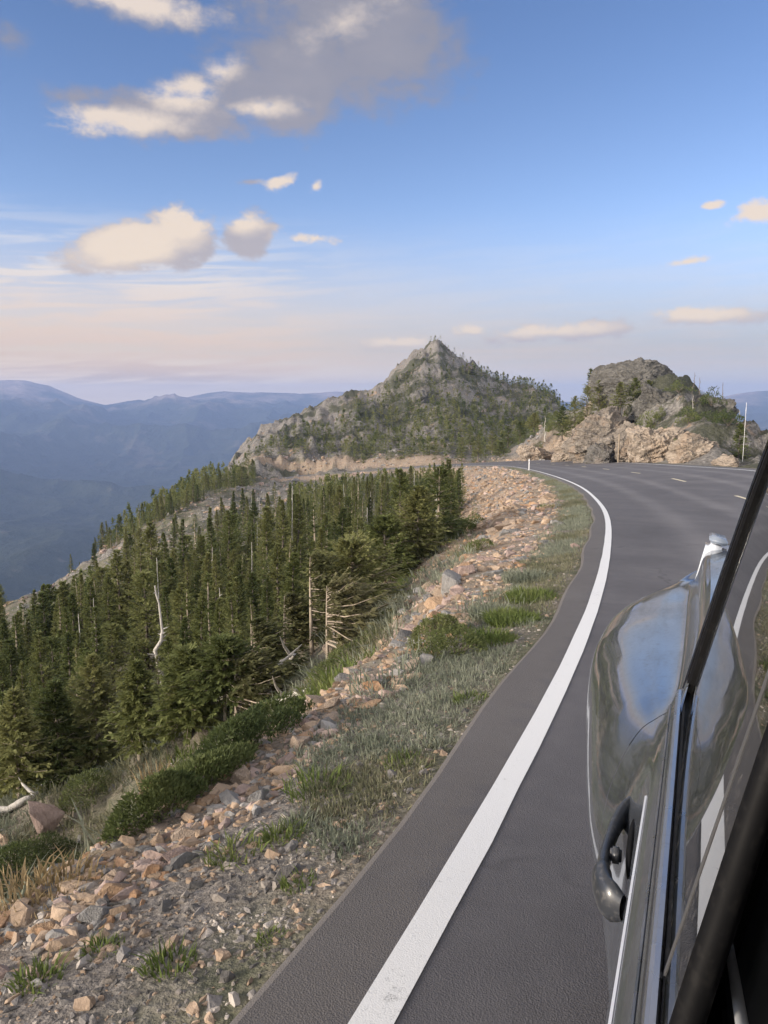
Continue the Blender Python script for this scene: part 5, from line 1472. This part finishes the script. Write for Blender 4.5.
post(577, 463, 446, 96, 'dark short timber pole at the left of the broad grey crag', .09, M_POST)
post(742, 470, 403, 64, 'thin white pole rising above the right end of the outcrop', .016, M_POSTW, band=M_REFL)
post(529, 470.5, 459, 74, 'slim white delineator post beside the edge line on the bend', .05, M_POSTW, 'delineator_post', M_REFL)
# ------------------------------------------------------------------ the car the view is taken from
# car axes: q runs back along the flank, v outwards, w up from the road
_th = math.radians(22.334)
ax_n = Vector((0, -GRADE, 1)).normalized()
ax_q = Vector((math.sin(_th), math.cos(_th), GRADE * math.cos(_th))).normalized()
ax_v = ax_n.cross(ax_q).normalized()
car = empty('car')
car.matrix_world = Matrix(((ax_q.x, ax_v.x, ax_n.x, 0), (ax_q.y, ax_v.y, ax_n.y, 0), (ax_q.z, ax_v.z, ax_n.z, 0), (0, 0, 0, 1)))
tag(car, 'dusty dark charcoal car with swelling rear wing, on the asphalt lane', 'car')

def paint():
    m, nt, b = material('charcoal_car_paint')
    P = objco(nt)
    fl = nt.voro(P, 900, out=0); n = nt.noise(P, 5, 5, .6, .3); sp = nt.noise(P, 75, 4, .7); streak = nt.noise(nt.scalev(P, (1.2, 7, 9)), 3.5, 5, .65)
    nt.put(b.inputs['Base Color'], nt.ramp(fl, [(0.0, (0.24, 0.27, 0.32)), (0.6, (0.30, 0.335, 0.39))]))
    b.inputs['Metallic'].default_value = 1.0; nt.put(b.inputs['Roughness'], nt.mapr(n, .35, .75, .05, .15))
    b.inputs['Coat Weight'].default_value = .3; b.inputs['Coat IOR'].default_value = 1.5
    nt.put(b.inputs['Coat Roughness'], nt.mapr(n, .35, .75, .02, .10))
    d = nt.new('ShaderNodeBsdfDiffuse'); d.inputs[0].default_value = (0.088, 0.097, 0.113, 1)
    dust = nt.math('ADD', nt.math('MULTIPLY', nt.mapr(sp, .50, .72), .20), nt.math('MULTIPLY', nt.mapr(nt.math('ADD', streak, nt.math('MULTIPLY', n, .4)), .62, .92), .22))
    dust = nt.math('ADD', nt.math('MULTIPLY', dust, .9), .27)
    mx = nt.new('ShaderNodeMixShader'); nt.put(mx.inputs[0], dust); nt.l.new(b.outputs[0], mx.inputs[1]); nt.l.new(d.outputs[0], mx.inputs[2])
    nt.l.new(mx.outputs[0], nt.n['Material Output'].inputs[0])
    return m
M_PAINT = paint()
def simple(name, colr, rough=.4, metal=0.0, coat=0.0, dustk=0.0, ior=1.5):
    m, nt, b = material(name); P = objco(nt)
    n = nt.noise(P, 14, 4, .6); n2 = nt.noise(P, 120, 3, .6)
    k = nt.mix(nt.math('MULTIPLY', nt.mapr(n2, .5, .7), dustk), (*colr, 1), (0.26, 0.24, 0.215, 1))
    nt.put(b.inputs['Base Color'], k); b.inputs['Metallic'].default_value = metal; b.inputs['IOR'].default_value = ior
    if name == 'black_rubber': b.inputs['Specular IOR Level'].default_value = .08
    nt.put(b.inputs['Roughness'], nt.mapr(n, .3, .7, max(rough - .06, 0), rough + .08)); b.inputs['Coat Weight'].default_value = coat
    return m
M_TRIM = simple('satin_bright_trim', (0.40, 0.41, 0.43), .30, 1.0, 0, .25)
M_LINE = simple('crease_highlight_strip', (0.72, 0.73, 0.74), .3, .6)  # pale colour for the highlight put along the door crease
M_RUB = simple('black_rubber', (0.005, 0.005, 0.0055), .55, 0, 0, .02)
M_SEAM = simple('grey_seam_rubber', (0.06, 0.06, 0.063), .5)
M_HANDLE = simple('grey_handle_plastic', (0.022, 0.025, 0.031), .38, 0, .15, .2)
M_GBLK = simple('gloss_black', (0.008, 0.008, 0.009), .08, 0, .6, .02)
M_DARKIN = simple('dark_cabin_fabric', (0.020, 0.020, 0.021), .8, 0, 0, .0)
M_GREYPL = simple('grey_webbing', (0.30, 0.31, 0.32), .6)
M_TYRE = simple('tyre_rubber', (0.018, 0.018, 0.018), .85, 0, 0, .3)
M_RIM = simple('alloy', (0.45, 0.45, 0.46), .3, 1.0, 0, .2)
M_LENSW = simple('clear_lamp_lens', (0.50, 0.53, 0.57), .15, 0, .6)
M_CAP = simple('lamp_cap_plastic', (0.20, 0.235, 0.29), .25, 0, .4)
M_LENSA = simple('amber_lamp_lens', (0.50, 0.38, 0.22), .15, 0, .5)
m, nt, b = material('dark_window_glass'); n = nt.noise(objco(nt), 4, 4, .6); sp = nt.noise(objco(nt), 85, 4, .7)
nt.put(b.inputs['Base Color'], nt.mix(nt.math('MULTIPLY', nt.mapr(sp, .52, .74), .30), (0.006, 0.007, 0.007, 1), (0.30, 0.28, 0.26, 1)))
b.inputs['Roughness'].default_value = .012; b.inputs['IOR'].default_value = 1.75; b.inputs['Specular IOR Level'].default_value = .6
M_GLASS = m

# ---- flank: cross-sections from the foot of the windows down to the sill
STA = [
 (-2.75, [(-.62, .86), (-.61, .86), (-.60, .85), (-.58, .83), (-.56, .80), (-.54, .75), (-.52, .68), (-.50, .60), (-.48, .48), (-.50, .33), (-.56, .26)]),
 (-2.45, [(-.30, .93), (-.29, .93), (-.28, .925), (-.25, .91), (-.22, .88), (-.18, .83), (-.14, .76), (-.11, .66), (-.10, .50), (-.12, .32), (-.2, .25)]),
 (-2.0, [(-.12, .98), (-.10, .985), (-.08, .98), (-.05, .965), (-.02, .94), (.02, .89), (.045, .82), (.055, .74), (.05, .58), (.02, .33), (-.1, .25)]),
 (-1.3, [(-.03, 1.05), (-.025, 1.052), (-.02, 1.04), (.0, 1.015), (.02, .99), (.045, .94), (.065, .87), (.07, .78), (.06, .60), (.025, .34), (-.1, .25)]),
 (-0.6, [(-.022, 1.080), (-.018, 1.082), (-.013, 1.070), (.002, 1.037), (.011, 1.018), (.022, .97), (.036, .90), (.044, .80), (.040, .62), (.02, .35), (-.1, .25)]),
 (0.3, [(-.022, 1.080), (-.018, 1.082), (-.013, 1.070), (.002, 1.037), (.011, 1.018), (.020, .97), (.030, .90), (.038, .80), (.038, .62), (.02, .35), (-.1, .25)]),
 (0.8, [(-.022, 1.080), (-.018, 1.082), (-.013, 1.070), (.002, 1.037), (.011, 1.018), (.020, .97), (.030, .90), (.040, .80), (.040, .62), (.02, .35), (-.1, .25)]),
 (1.02, [(-.024, 1.084), (-.020, 1.084), (-.014, 1.070), (.004, 1.040), (.016, 1.020), (.036, .97), (.055, .90), (.066, .80), (.060, .62), (.025, .35), (-.1, .25)]),
 (1.25, [(-.045, 1.125), (-.036, 1.11), (-.020, 1.066), (.020, 1.052), (.060, 1.030), (.094, .98), (.117, .905), (.124, .82), (.090, .62), (.03, .35), (-.1, .25)]),
 (1.55, [(-.065, 1.15), (-.048, 1.13), (-.022, 1.062), (.040, 1.053), (.100, 1.035), (.143, .988), (.163, .915), (.168, .82), (.135, .62), (.06, .35), (-.1, .25)]),
 (1.85, [(-.070, 1.16), (-.050, 1.14), (-.022, 1.060), (.050, 1.052), (.126, 1.034), (.178, .988), (.198, .91), (.200, .82), (.155, .64), (.06, .36), (-.1, .25)]),
 (2.08, [(-.072, 1.165), (-.052, 1.145), (-.022, 1.060), (.050, 1.050), (.124, 1.032), (.176, .99), (.200, .92), (.200, .83), (.155, .64), (.05, .38), (-.1, .28)]),
 (2.28, [(-.076, 1.17), (-.056, 1.15), (-.026, 1.065), (.034, 1.052), (.094, 1.034), (.142, .995), (.165, .93), (.168, .85), (.15, .64), (.06, .40), (-.1, .32)]),
 (2.46, [(-.085, 1.17), (-.066, 1.15), (-.040, 1.062), (-.004, 1.055), (.034, 1.038), (.070, 1.00), (.094, .94), (.10, .85), (.09, .66), (.02, .44), (-.1, .36)]),
 (2.58, [(-.13, 1.16), (-.12, 1.145), (-.10, 1.09), (-.08, 1.085), (-.055, 1.065), (-.03, 1.02), (-.008, .95), (.005, .84), (.00, .66), (-.05, .46), (-.14, .40)]),
 (2.66, [(-.36, 1.14), (-.35, 1.125), (-.33, 1.09), (-.30, 1.075), (-.27, 1.05), (-.24, 1.00), (-.21, .93), (-.19, .82), (-.18, .66), (-.20, .50), (-.26, .44)]),
]
_sq = np.array([s_[0] for s_ in STA]); _sp = np.array([s_[1] for s_ in STA])     # (ns, 11, 2)
def hermite(x, xs, ys):
    """monotone-ish cubic through (xs, ys), ys (n, ...)"""
    d = np.diff(ys, axis=0) / np.diff(xs).reshape(-1, *([1] * (ys.ndim - 1)))
    mlt = np.zeros_like(ys); mlt[0], mlt[-1] = d[0], d[-1]
    same = d[:-1] * d[1:] > 0
    mlt[1:-1] = np.where(same, 2 * d[:-1] * d[1:] / np.where(np.abs(d[:-1] + d[1:]) < 1e-12, 1, d[:-1] + d[1:]), 0)
    mlt[1:-1] = np.where(same, mlt[1:-1], 0) * .5 + .5 * np.where(same, (d[:-1] + d[1:]) / 2, 0)
    i = np.clip(np.searchsorted(xs, x) - 1, 0, len(xs) - 2); h = xs[i + 1] - xs[i]; t = (x - xs[i]) / h
    sh = (-1,) + (1,) * (ys.ndim - 1); t = t.reshape(sh); h = h.reshape(sh)
    return (2 * t ** 3 - 3 * t ** 2 + 1) * ys[i] + (t ** 3 - 2 * t ** 2 + t) * h * mlt[i] + (-2 * t ** 3 + 3 * t ** 2) * ys[i + 1] + (t ** 3 - t ** 2) * h * mlt[i + 1]
ROWP = np.concatenate([np.linspace(0, 2, 11)[:-1], np.linspace(2, 8, 49)[:-1], np.linspace(8, 10, 9)])
def flank(qs):
    sec = hermite(np.asarray(qs, float), _sq, _sp)                       # (nq, 11, 2)
    return np.moveaxis(hermite(ROWP, np.arange(11.0), np.moveaxis(sec, 1, 0)), 0, 1)
QW, WC, RA = 1.93, .36, .41
def panel(name, q0, q1, n, parent, mirror=False, mat=M_PAINT, arches=()):
    qs = np.linspace(q0, q1, n); S_ = flank(qs); nr = len(ROWP)
    P = np.concatenate([np.repeat(qs[:, None], nr, 1)[..., None], S_], -1)
    for (qc, rad) in arches:                                             # wheel openings: pull the grid onto the arch circle
        dq, dw = P[..., 0] - qc, P[..., 2] - WC; dd = np.hypot(dq, dw)
        near = (np.abs(dd - rad) < .022)
        f = np.where(near, rad / np.maximum(dd, 1e-6), 1)
        P[..., 0] = qc + dq * f; P[..., 2] = WC + dw * f
    if mirror: P[..., 1] = -1.72 - P[..., 1]
    i = np.arange(n - 1)[:, None] * nr; j = np.arange(nr - 1)[None]
    q = np.stack([i + j, i + j + 1, i + nr + j + 1, i + nr + j], -1).reshape(-1, 4)
    if not mirror: q = q[:, ::-1]
    V_ = P.reshape(-1, 3)
    for (qc, rad) in arches:
        c_ = V_[q].mean(1); q = q[~((np.hypot(c_[:, 0] - qc, c_[:, 2] - WC) < rad - .002))]
    return mesh_obj(name, V_, quads=q, mats=[mat], smooth_shade=True, parent=parent)
def box(name, c, s, mat, parent, bev=.004, rot=None, seg=2):
    bm = bmesh.new(); bmesh.ops.create_cube(bm, size=1.0)
    for v in bm.verts: v.co = Vector((v.co.x * s[0], v.co.y * s[1], v.co.z * s[2]))
    if bev: bmesh.ops.bevel(bm, geom=list(bm.edges), offset=bev, segments=seg, affect='EDGES')
    if rot is not None:
        for v in bm.verts: v.co = rot @ v.co
    for v in bm.verts: v.co += Vector(c)
    return bm_obj(name, bm, mat, parent, True)
def prism(name, pts, thick_dir, mat, parent, smooth_shade=False, bev=0):
    """flat panel given by an outline of 3-D points, thickened"""
    bm = bmesh.new(); a = [bm.verts.new(p) for p in pts]; b_ = [bm.verts.new(Vector(p) + Vector(thick_dir)) for p in pts]; n = len(pts)
    bm.faces.new(a); bm.faces.new(b_[::-1])
    for i in range(n): bm.faces.new((a[i], b_[i], b_[(i + 1) % n], a[(i + 1) % n]))
    bmesh.ops.recalc_face_normals(bm, faces=bm.faces)
    if bev: bmesh.ops.bevel(bm, geom=list(bm.edges), offset=bev, segments=2, affect='EDGES')
    return bm_obj(name, bm, mat, parent, smooth_shade)
G = .0012
body = panel('body', 1.128, 2.66, 150, car, arches=[(QW, RA)])
panel('front_wing', -2.75, -.82, 90, body, arches=[(-1.45, .40)])
d1 = panel('door', .372 + G, 1.128 - G * 2, 90, car)
d2 = panel('door', -.82 + G * 2, .372 - G, 70, car)
panel('far_side', -2.75, 2.66, 130, body, mirror=True, arches=[(QW, RA), (-1.45, .40)])
# deck, bonnet, roof and ends joining the two flanks
def span(name, qs, f_edge, crown, mat, parent, n=14, mirror_edge=None):
    vs = []
    for q in qs:
        v0, w0 = f_edge(q)
        for t in np.linspace(0, 1, n):
            vs.append((q, v0 + (-1.72 - 2 * v0) * t, w0 + crown * 4 * t * (1 - t)))
    i = np.arange(len(qs) - 1)[:, None] * n; j = np.arange(n - 1)[None]
    q_ = np.stack([i + j, i + n + j, i + n + j + 1, i + j + 1], -1).reshape(-1, 4)
    return mesh_obj(name, np.array(vs), quads=q_[:, ::-1], mats=[mat], smooth_shade=True, parent=parent)
def edge0(q):
    s_ = flank([q])[0, 0]; return s_[0], s_[1]
def edge_end(q):
    s_ = flank([q])[0, -1]; return s_[0], s_[1]
span('boot_lid', np.linspace(1.5, 2.66, 24), edge0, .035, M_PAINT, body)
span('bonnet', np.linspace(-2.75, -1.0, 24), edge0, .05, M_PAINT, body)
span('underbody', np.linspace(-2.75, 2.66, 20), edge_end, .0, M_RUB, body)
for nm, q in (('rear_panel', 2.66), ('front_panel', -2.75)):
    S_ = flank([q])[0]; nr = len(S_); vs = []
    for (v0, w0) in S_:
        for t in np.linspace(0, 1, 9): vs.append((q + (.07 if q > 0 else -.10) * 4 * t * (1 - t), v0 + (-1.72 - 2 * v0) * t, w0))
    i = np.arange(nr - 1)[:, None] * 9; j = np.arange(8)[None]
    q_ = np.stack([i + j, i + j + 1, i + 9 + j + 1, i + 9 + j], -1).reshape(-1, 4)
    mesh_obj(nm, np.array(vs), quads=q_, mats=[M_PAINT], smooth_shade=True, parent=body)

# ---- cabin: glass lies in a plane leaning inwards
LEAN = .262
def gp(q, w, out=0.0): return (q, -.0255 - LEAN * (w - 1.08) + out - .026 * max(q - .62, 0) ** 2, w)
NOUT = Vector((0, math.cos(math.atan(LEAN)), math.sin(math.atan(LEAN))))
REAR = [(1.150, 1.083), (1.142, 1.16), (1.128, 1.24), (1.104, 1.32), (1.070, 1.39), (1.020, 1.45), (.95, 1.492)]
def rear_q(w): return float(np.interp(w, [r[1] for r in REAR], [r[0] for r in REAR]))
_gw = np.linspace(1.083, 1.494, 30); _gv = []
for w in _gw:
    for t in np.linspace(0, 1, 40): _gv.append(gp(.452 + (rear_q(w) - .008 - .452) * t, w))
_i = np.arange(29)[:, None] * 40; _j = np.arange(39)[None]
glass = mesh_obj('window', np.array(_gv), quads=np.stack([_i + _j, _i + _j + 1, _i + 40 + _j + 1, _i + 40 + _j], -1).reshape(-1, 4)[:, ::-1], mats=[M_GLASS], smooth_shade=True, parent=d1)
prism('pillar_cover', [gp(.352, 1.083, .001), gp(.447, 1.083, .001), gp(.446, 1.495, .001), gp(.372, 1.495, .001)], (0, -.008, 0), M_GBLK if False else M_GLASS, d1)
prism('window_seal', [gp(.4470, 1.083, .0018), gp(.4530, 1.083, .0018), gp(.4520, 1.495, .0018), gp(.4460, 1.495, .0018)], (0, -.008, 0), M_SEAM, d1)
# front window frame (the window in front of it is wound down)
pts = [gp(.318, 1.075), gp(.331, 1.16), gp(.342, 1.26), gp(.351, 1.40), gp(.355, 1.51)]
v, q = tube_np([Vector(p) + NOUT * .000 for p in pts], [.0085] * 5, 10); v[:, 0] += .004
mesh_obj('window_frame', v, quads=q, mats=[M_RUB], smooth_shade=True, parent=d2)
v, q = tube_np([Vector(p) + NOUT * .004 + Vector((.0135, 0, 0)) for p in pts], [.003] * 5, 8)
mesh_obj('window_frame_lip', v, quads=q, mats=[M_GBLK], smooth_shade=True, parent=d2)
# rear edge of the side window: rubber channel with a gloss edge, running up to the roof
def sweep(name, path, prof, mat, parent):
    path = [Vector(p) for p in path]; vs = []; n = len(prof)
    for i, p in enumerate(path):
        t = (path[min(i + 1, len(path) - 1)] - path[max(i - 1, 0)]).normalized()
        side = NOUT.cross(t).normalized()
        for (a_, b_) in prof: vs.append(p + side * a_ + NOUT * b_)
    i = np.arange(len(path) - 1)[:, None] * n; j = np.arange(n)[None]; jn = (j + 1) % n
    q_ = np.stack([i + j, i + jn, i + n + jn, i + n + j], -1).reshape(-1, 4)
    tr = [(0, k, k + 1) for k in range(1, n - 1)] + [((len(path) - 1) * n, (len(path) - 1) * n + k + 1, (len(path) - 1) * n + k) for k in range(1, n - 1)]
    o = mesh_obj(name, np.array([v_[:] for v_ in vs]), quads=q_, tris=tr, mats=[mat], smooth_shade=False, parent=parent)
    return o
dense = [(float(np.interp(t, np.linspace(0, 1, len(REAR)), [r[0] for r in REAR])), float(np.interp(t, np.linspace(0, 1, len(REAR)), [r[1] for r in REAR]))) for t in np.linspace(0, 1, 40)]
for _ in range(4): dense[1:-1] = [((dense[i - 1][0] + 2 * dense[i][0] + dense[i + 1][0]) / 4, (dense[i - 1][1] + 2 * dense[i][1] + dense[i + 1][1]) / 4) for i in range(1, len(dense) - 1)]
chan = [gp(q, w) for q, w in dense]
sweep('rear_channel', chan, [(-.015, -.01), (-.015, .004), (-.009, .0075), (.004, .0075), (.007, .004), (.007, -.01)], M_RUB, d1)
sweep('rear_channel_lip', chan, [(.0074, -.012), (.0074, .009), (.0105, .011), (.0145, .008), (.0145, -.012)], M_GBLK, d1)
# bright moulding along the foot of the windows, with its rubber wiper
def rail(name, prof, q0, q1, mat, parent, n=40):
    qs = np.linspace(q0, q1, n); vs = []
    k = len(prof)
    for q in qs:
        for (v_, w_) in prof: vs.append((q, v_, w_))
    i = np.arange(n - 1)[:, None] * k; j = np.arange(k)[None]; jn = (j + 1) % k
    q_ = np.stack([i + j, i + jn, i + k + jn, i + k + j], -1).reshape(-1, 4)
    tr = [(0, a_, a_ + 1) for a_ in range(1, k - 1)] + [((n - 1) * k, (n - 1) * k + a_ + 1, (n - 1) * k + a_) for a_ in range(1, k - 1)]
    return mesh_obj(name, np.array(vs), quads=q_, tris=tr, mats=[mat], smooth_shade=False, parent=parent)
TR = [(-.025, 1.077), (-.0155, 1.076), (-.0145, 1.082), (-.016, 1.0865), (-.019, 1.0885), (-.023, 1.0885), (-.025, 1.086)]
rail('bright_moulding', TR, .378, 1.145, M_TRIM, d1); rail('bright_moulding', TR, -.78, .366, M_TRIM, d2)
WP = [(-.036, 1.078), (-.0255, 1.078), (-.0255, 1.087), (-.029, 1.090), (-.036, 1.086)]
rail('window_wiper_seal', WP, .378, 1.150, M_RUB, d1); rail('window_wiper_seal', WP, -.78, .366, M_RUB, d2)
LN = [(-.0095, 1.069), (-.0075, 1.067), (-.0065, 1.0695), (-.0085, 1.0715)]
rail('pinstripe_moulding', LN, .378, 1.12, M_TRIM, d1, 30); rail('pinstripe_moulding', LN, -.78, .366, M_TRIM, d2, 30)

CR = [(.0095, 1.0165), (.0125, 1.0155), (.0135, 1.018), (.011, 1.0195)]
rail('crease_highlight', CR, .378, .90, M_LINE, d1, 30)  # thin bright rail added in place of the highlight on the door crease
# ---- pull handle with its bowl
def handle(parent, q0):
    pth = [(q0 + .245, .026, .945), (q0 + .225, .046, .942), (q0 + .17, .056, .937), (q0 + .10, .060, .932), (q0 + .045, .058, .930), (q0 + .012, .048, .929), (q0, .028, .928)]
    t = np.linspace(0, 1, 28); tt = np.linspace(0, 1, 7); p = np.stack([np.interp(t, tt, [a_[k] for a_ in pth]) for k in range(3)], 1)
    for _ in range(3): p[1:-1] = (p[:-2] + 2 * p[1:-1] + p[2:]) / 4
    ra = np.interp(t, [0, .12, .45, .62, .66, .9, 1], [.012, .014, .012, .014, .020, .019, .012]); n = 14; th_ = np.linspace(0, 2 * np.pi, n, endpoint=False)
    T_ = np.gradient(p, axis=0); T_ /= np.linalg.norm(T_, axis=1)[:, None]
    sid = np.stack([-T_[:, 1], T_[:, 0], T_[:, 2] * 0], 1)
    vs = p[:, None] + ra[:, None, None] * (np.cos(th_)[None, :, None] * sid[:, None] * .62 + np.sin(th_)[None, :, None] * np.array([0, 0, 1.3]))
    i = np.arange(27)[:, None] * n; j = np.arange(n)[None]; jn = (j + 1) % n
    q_ = np.stack([i + j, i + jn, i + n + jn, i + n + j], -1).reshape(-1, 4)
    h = mesh_obj('handle', vs.reshape(-1, 3), quads=q_, mats=[M_HANDLE], smooth_shade=True, parent=parent)
    return h
def bowl(parent, q0):
    bm = bmesh.new(); bmesh.ops.create_uvsphere(bm, u_segments=24, v_segments=12, radius=1)
    for v in bm.verts: v.co = Vector((q0 + .13 + v.co.x * .068, .0275 + v.co.y * .0075, .937 + v.co.z * .030))
    bm_obj('handle_recess', bm, M_RUB, parent, True)
    box('lock_plate', (q0 + .088, .045, .944), (.012, .014, .020), M_HANDLE, parent, .003)
handle(d1, .792); bowl(d1, .792); handle(d2, -.02); bowl(d2, -.02)

# ---- tail lamp at the end of the wing
rot = Matrix.Rotation(R(14), 3, 'X')
lamp = box('tail_lamp', (2.40, -.075, 1.118), (.16, .055, .135), M_LENSW, car, .012, rot, 3)
box('lamp_cap', (2.40, -.096, 1.196), (.165, .05, .016), M_CAP, lamp, .005, rot)
box('amber_lens', (2.36, -.052, 1.030), (.10, .05, .042), M_LENSA, lamp, .008, rot)
for k in range(5): box('lens_rib', (2.3185, -.066 - k * .0052, 1.078 + k * .019), (.004, .044, .004), M_TRIM, lamp, .001, rot)

# ---- roof, other glass, seat behind the open window
def roof_edge(q):
    w = float(np.interp(q, [-.9, -.6, -.2, .4, .95, 1.3], [1.36, 1.45, 1.505, 1.515, 1.50, 1.40])); return (-.030 - LEAN * (w - 1.08) - .012 - max(0, q - .95) * .35, w)
span('roof', np.linspace(-.75, 1.08, 30), roof_edge, .05, M_PAINT, car)
def quad_glass(name, a_, b_, parent):
    vs = []; n = 12
    for s_ in np.linspace(0, 1, 10):
        q = a_[0] + (b_[0] - a_[0]) * s_; v0 = a_[1] + (b_[1] - a_[1]) * s_; w = a_[2] + (b_[2] - a_[2]) * s_
        for t in np.linspace(0, 1, n): vs.append((q + (.06 if b_[0] > a_[0] else -.06) * 4 * t * (1 - t) * (1 - s_), v0 + (-1.72 - 2 * v0) * t, w + .05 * 4 * t * (1 - t)))
    i = np.arange(9)[:, None] * n; j = np.arange(n - 1)[None]
    q_ = np.stack([i + j, i + j + 1, i + n + j + 1, i + n + j], -1).reshape(-1, 4)
    return mesh_obj(name, np.array(vs), quads=q_, mats=[M_GLASS], smooth_shade=True, parent=parent)
re_ = roof_edge(1.08)
quad_glass('rear_window', (1.08, re_[0] - .05, re_[1]), (1.62, -.24, 1.165), car)
rf_ = roof_edge(-.75)
quad_glass('windscreen', (-.75, rf_[0], rf_[1]), (-1.35, -.12, 1.06), car)
# pillar behind the side window, turning in towards the rear window
vs = []; NP2 = 16
for q, w in dense[::-1]:
    for t in np.linspace(0, 1, 8):
        wt_ = w + (1.150 - w) * t * .9; qq = q + .012 + t * (.42 if w < 1.3 else .38)
        vs.append((qq, gp(q, w)[1] - .012 - .02 * t - .42 * (max(wt_ - 1.11, 0)) * t - .10 * t * t, wt_))
i = np.arange(len(dense) - 1)[:, None] * 8; j = np.arange(7)[None]
q_ = np.stack([i + j, i + j + 1, i + 8 + j + 1, i + 8 + j], -1).reshape(-1, 4)
mesh_obj('rear_pillar', np.array(vs), quads=q_, mats=[M_PAINT], smooth_shade=True, parent=body)
far = [(-.60, 1.083), (1.13, 1.083), (1.05, 1.40), (.95, 1.49), (-.25, 1.495)]
prism('far_window', [(q, -1.72 - gp(q, w)[1], w) for q, w in far], (0, .006, 0), M_GLASS, car)
seat = box('seat', (.20, -.46, .78), (.18, .48, .74), M_DARKIN, car, .05, Matrix.Rotation(R(14), 3, 'Y'), 4)
box('headrest', (.33, -.46, 1.24), (.10, .26, .20), M_DARKIN, seat, .04, Matrix.Rotation(R(10), 3, 'Y'), 4)
box('pillar_trim', (.43, -.135, 1.25), (.10, .05, .40), M_DARKIN, car, .015, Matrix.Rotation(R(14), 3, 'X'))
box('door_trim', (.0, -.085, .88), (.72, .06, .40), M_DARKIN, d2, .02)
v, q = tube_np([(.52, -.070, 1.082), (.505, -.068, 1.090), (.42, -.068, 1.118), (.335, -.068, 1.145), (.22, -.069, 1.18)], [.002, .003, .0034, .0034, .0034], 10)
mesh_obj('seat_belt', v, quads=q, mats=[M_GREYPL], smooth_shade=True, parent=car)
box('rear_bench', (1.05, -.86, .70), (.30, 1.3, .66), M_DARKIN, car, .06, Matrix.Rotation(R(14), 3, 'Y'), 3)
box('cabin_floor', (.2, -.86, .36), (2.6, 1.5, .05), M_DARKIN, car, .02)
box('dashboard', (-.95, -.86, .86), (.45, 1.5, .36), M_DARKIN, car, .06, None, 3)

# ---- wheels
def wheel(qc, vc):
    e = empty('wheel', (qc, vc, .345)); e.parent = car
    bm = bmesh.new()
    prof = [(.215, -.10), (.30, -.112), (.335, -.09), (.345, -.05), (.345, .05), (.335, .09), (.30, .112), (.215, .10)]; n = 40
    ring = [[bm.verts.new((math.cos(a_) * r_, y_, math.sin(a_) * r_)) for (r_, y_) in prof] for a_ in np.linspace(0, 2 * math.pi, n, endpoint=False)]
    for i in range(n):
        for k in range(len(prof)):
            k2 = (k + 1) % len(prof)
            bm.faces.new((ring[i][k], ring[(i + 1) % n][k], ring[(i + 1) % n][k2], ring[i][k2]))
    bm_obj('tyre', bm, M_TYRE, e, True)
    parts = []
    for k in range(10):
        a_ = k * 2 * math.pi / 10; parts.append(tube_np([(math.cos(a_) * .03, .085, math.sin(a_) * .03), (math.cos(a_) * .13, .095, math.sin(a_) * .13), (math.cos(a_) * .212, .075, math.sin(a_) * .212)], [.024, .018, .02], 8))
    a_ = np.linspace(0, 2 * np.pi, 41); parts.append(tube_np(np.stack([np.cos(a_) * .212, a_ * 0 + .06, np.sin(a_) * .212], 1), [.014] * 41, 8))
    parts.append(tube_np([(0, .02, 0), (0, .10, 0), (0, .105, 0)], [.05, .05, .002], 16)); parts.append(tube_np([(0, -.09, 0), (0, .0, 0), (0, .01, 0)], [.20, .20, .002], 24))
    v, q = join_np(parts); mesh_obj('rim', v, quads=q, mats=[M_RIM], smooth_shade=True, parent=e)
    return e
for qc, vc in ((QW, -.03), (-1.45, -.06)): wheel(qc, vc)
for qc, vc in ((QW, -1.70), (-1.45, -1.66)): wheel(qc, vc).rotation_euler = (0, 0, math.pi)
for qc, vc in ((QW, .02), (-1.45, -.10)):
    a_ = np.linspace(-.35, math.pi + .35, 30); n = 30; vs = []
    for y_ in (vc + .06, vc - .30):
        for t in a_: vs.append((qc + math.cos(t) * .405, y_, WC + math.sin(t) * .405))
    q_ = np.stack([np.arange(n - 1), np.arange(n - 1) + 1, np.arange(n - 1) + n + 1, np.arange(n - 1) + n], 1)
    mesh_obj('wheel_arch_liner', np.array(vs), quads=q_, mats=[M_RUB], smooth_shade=True, parent=body)
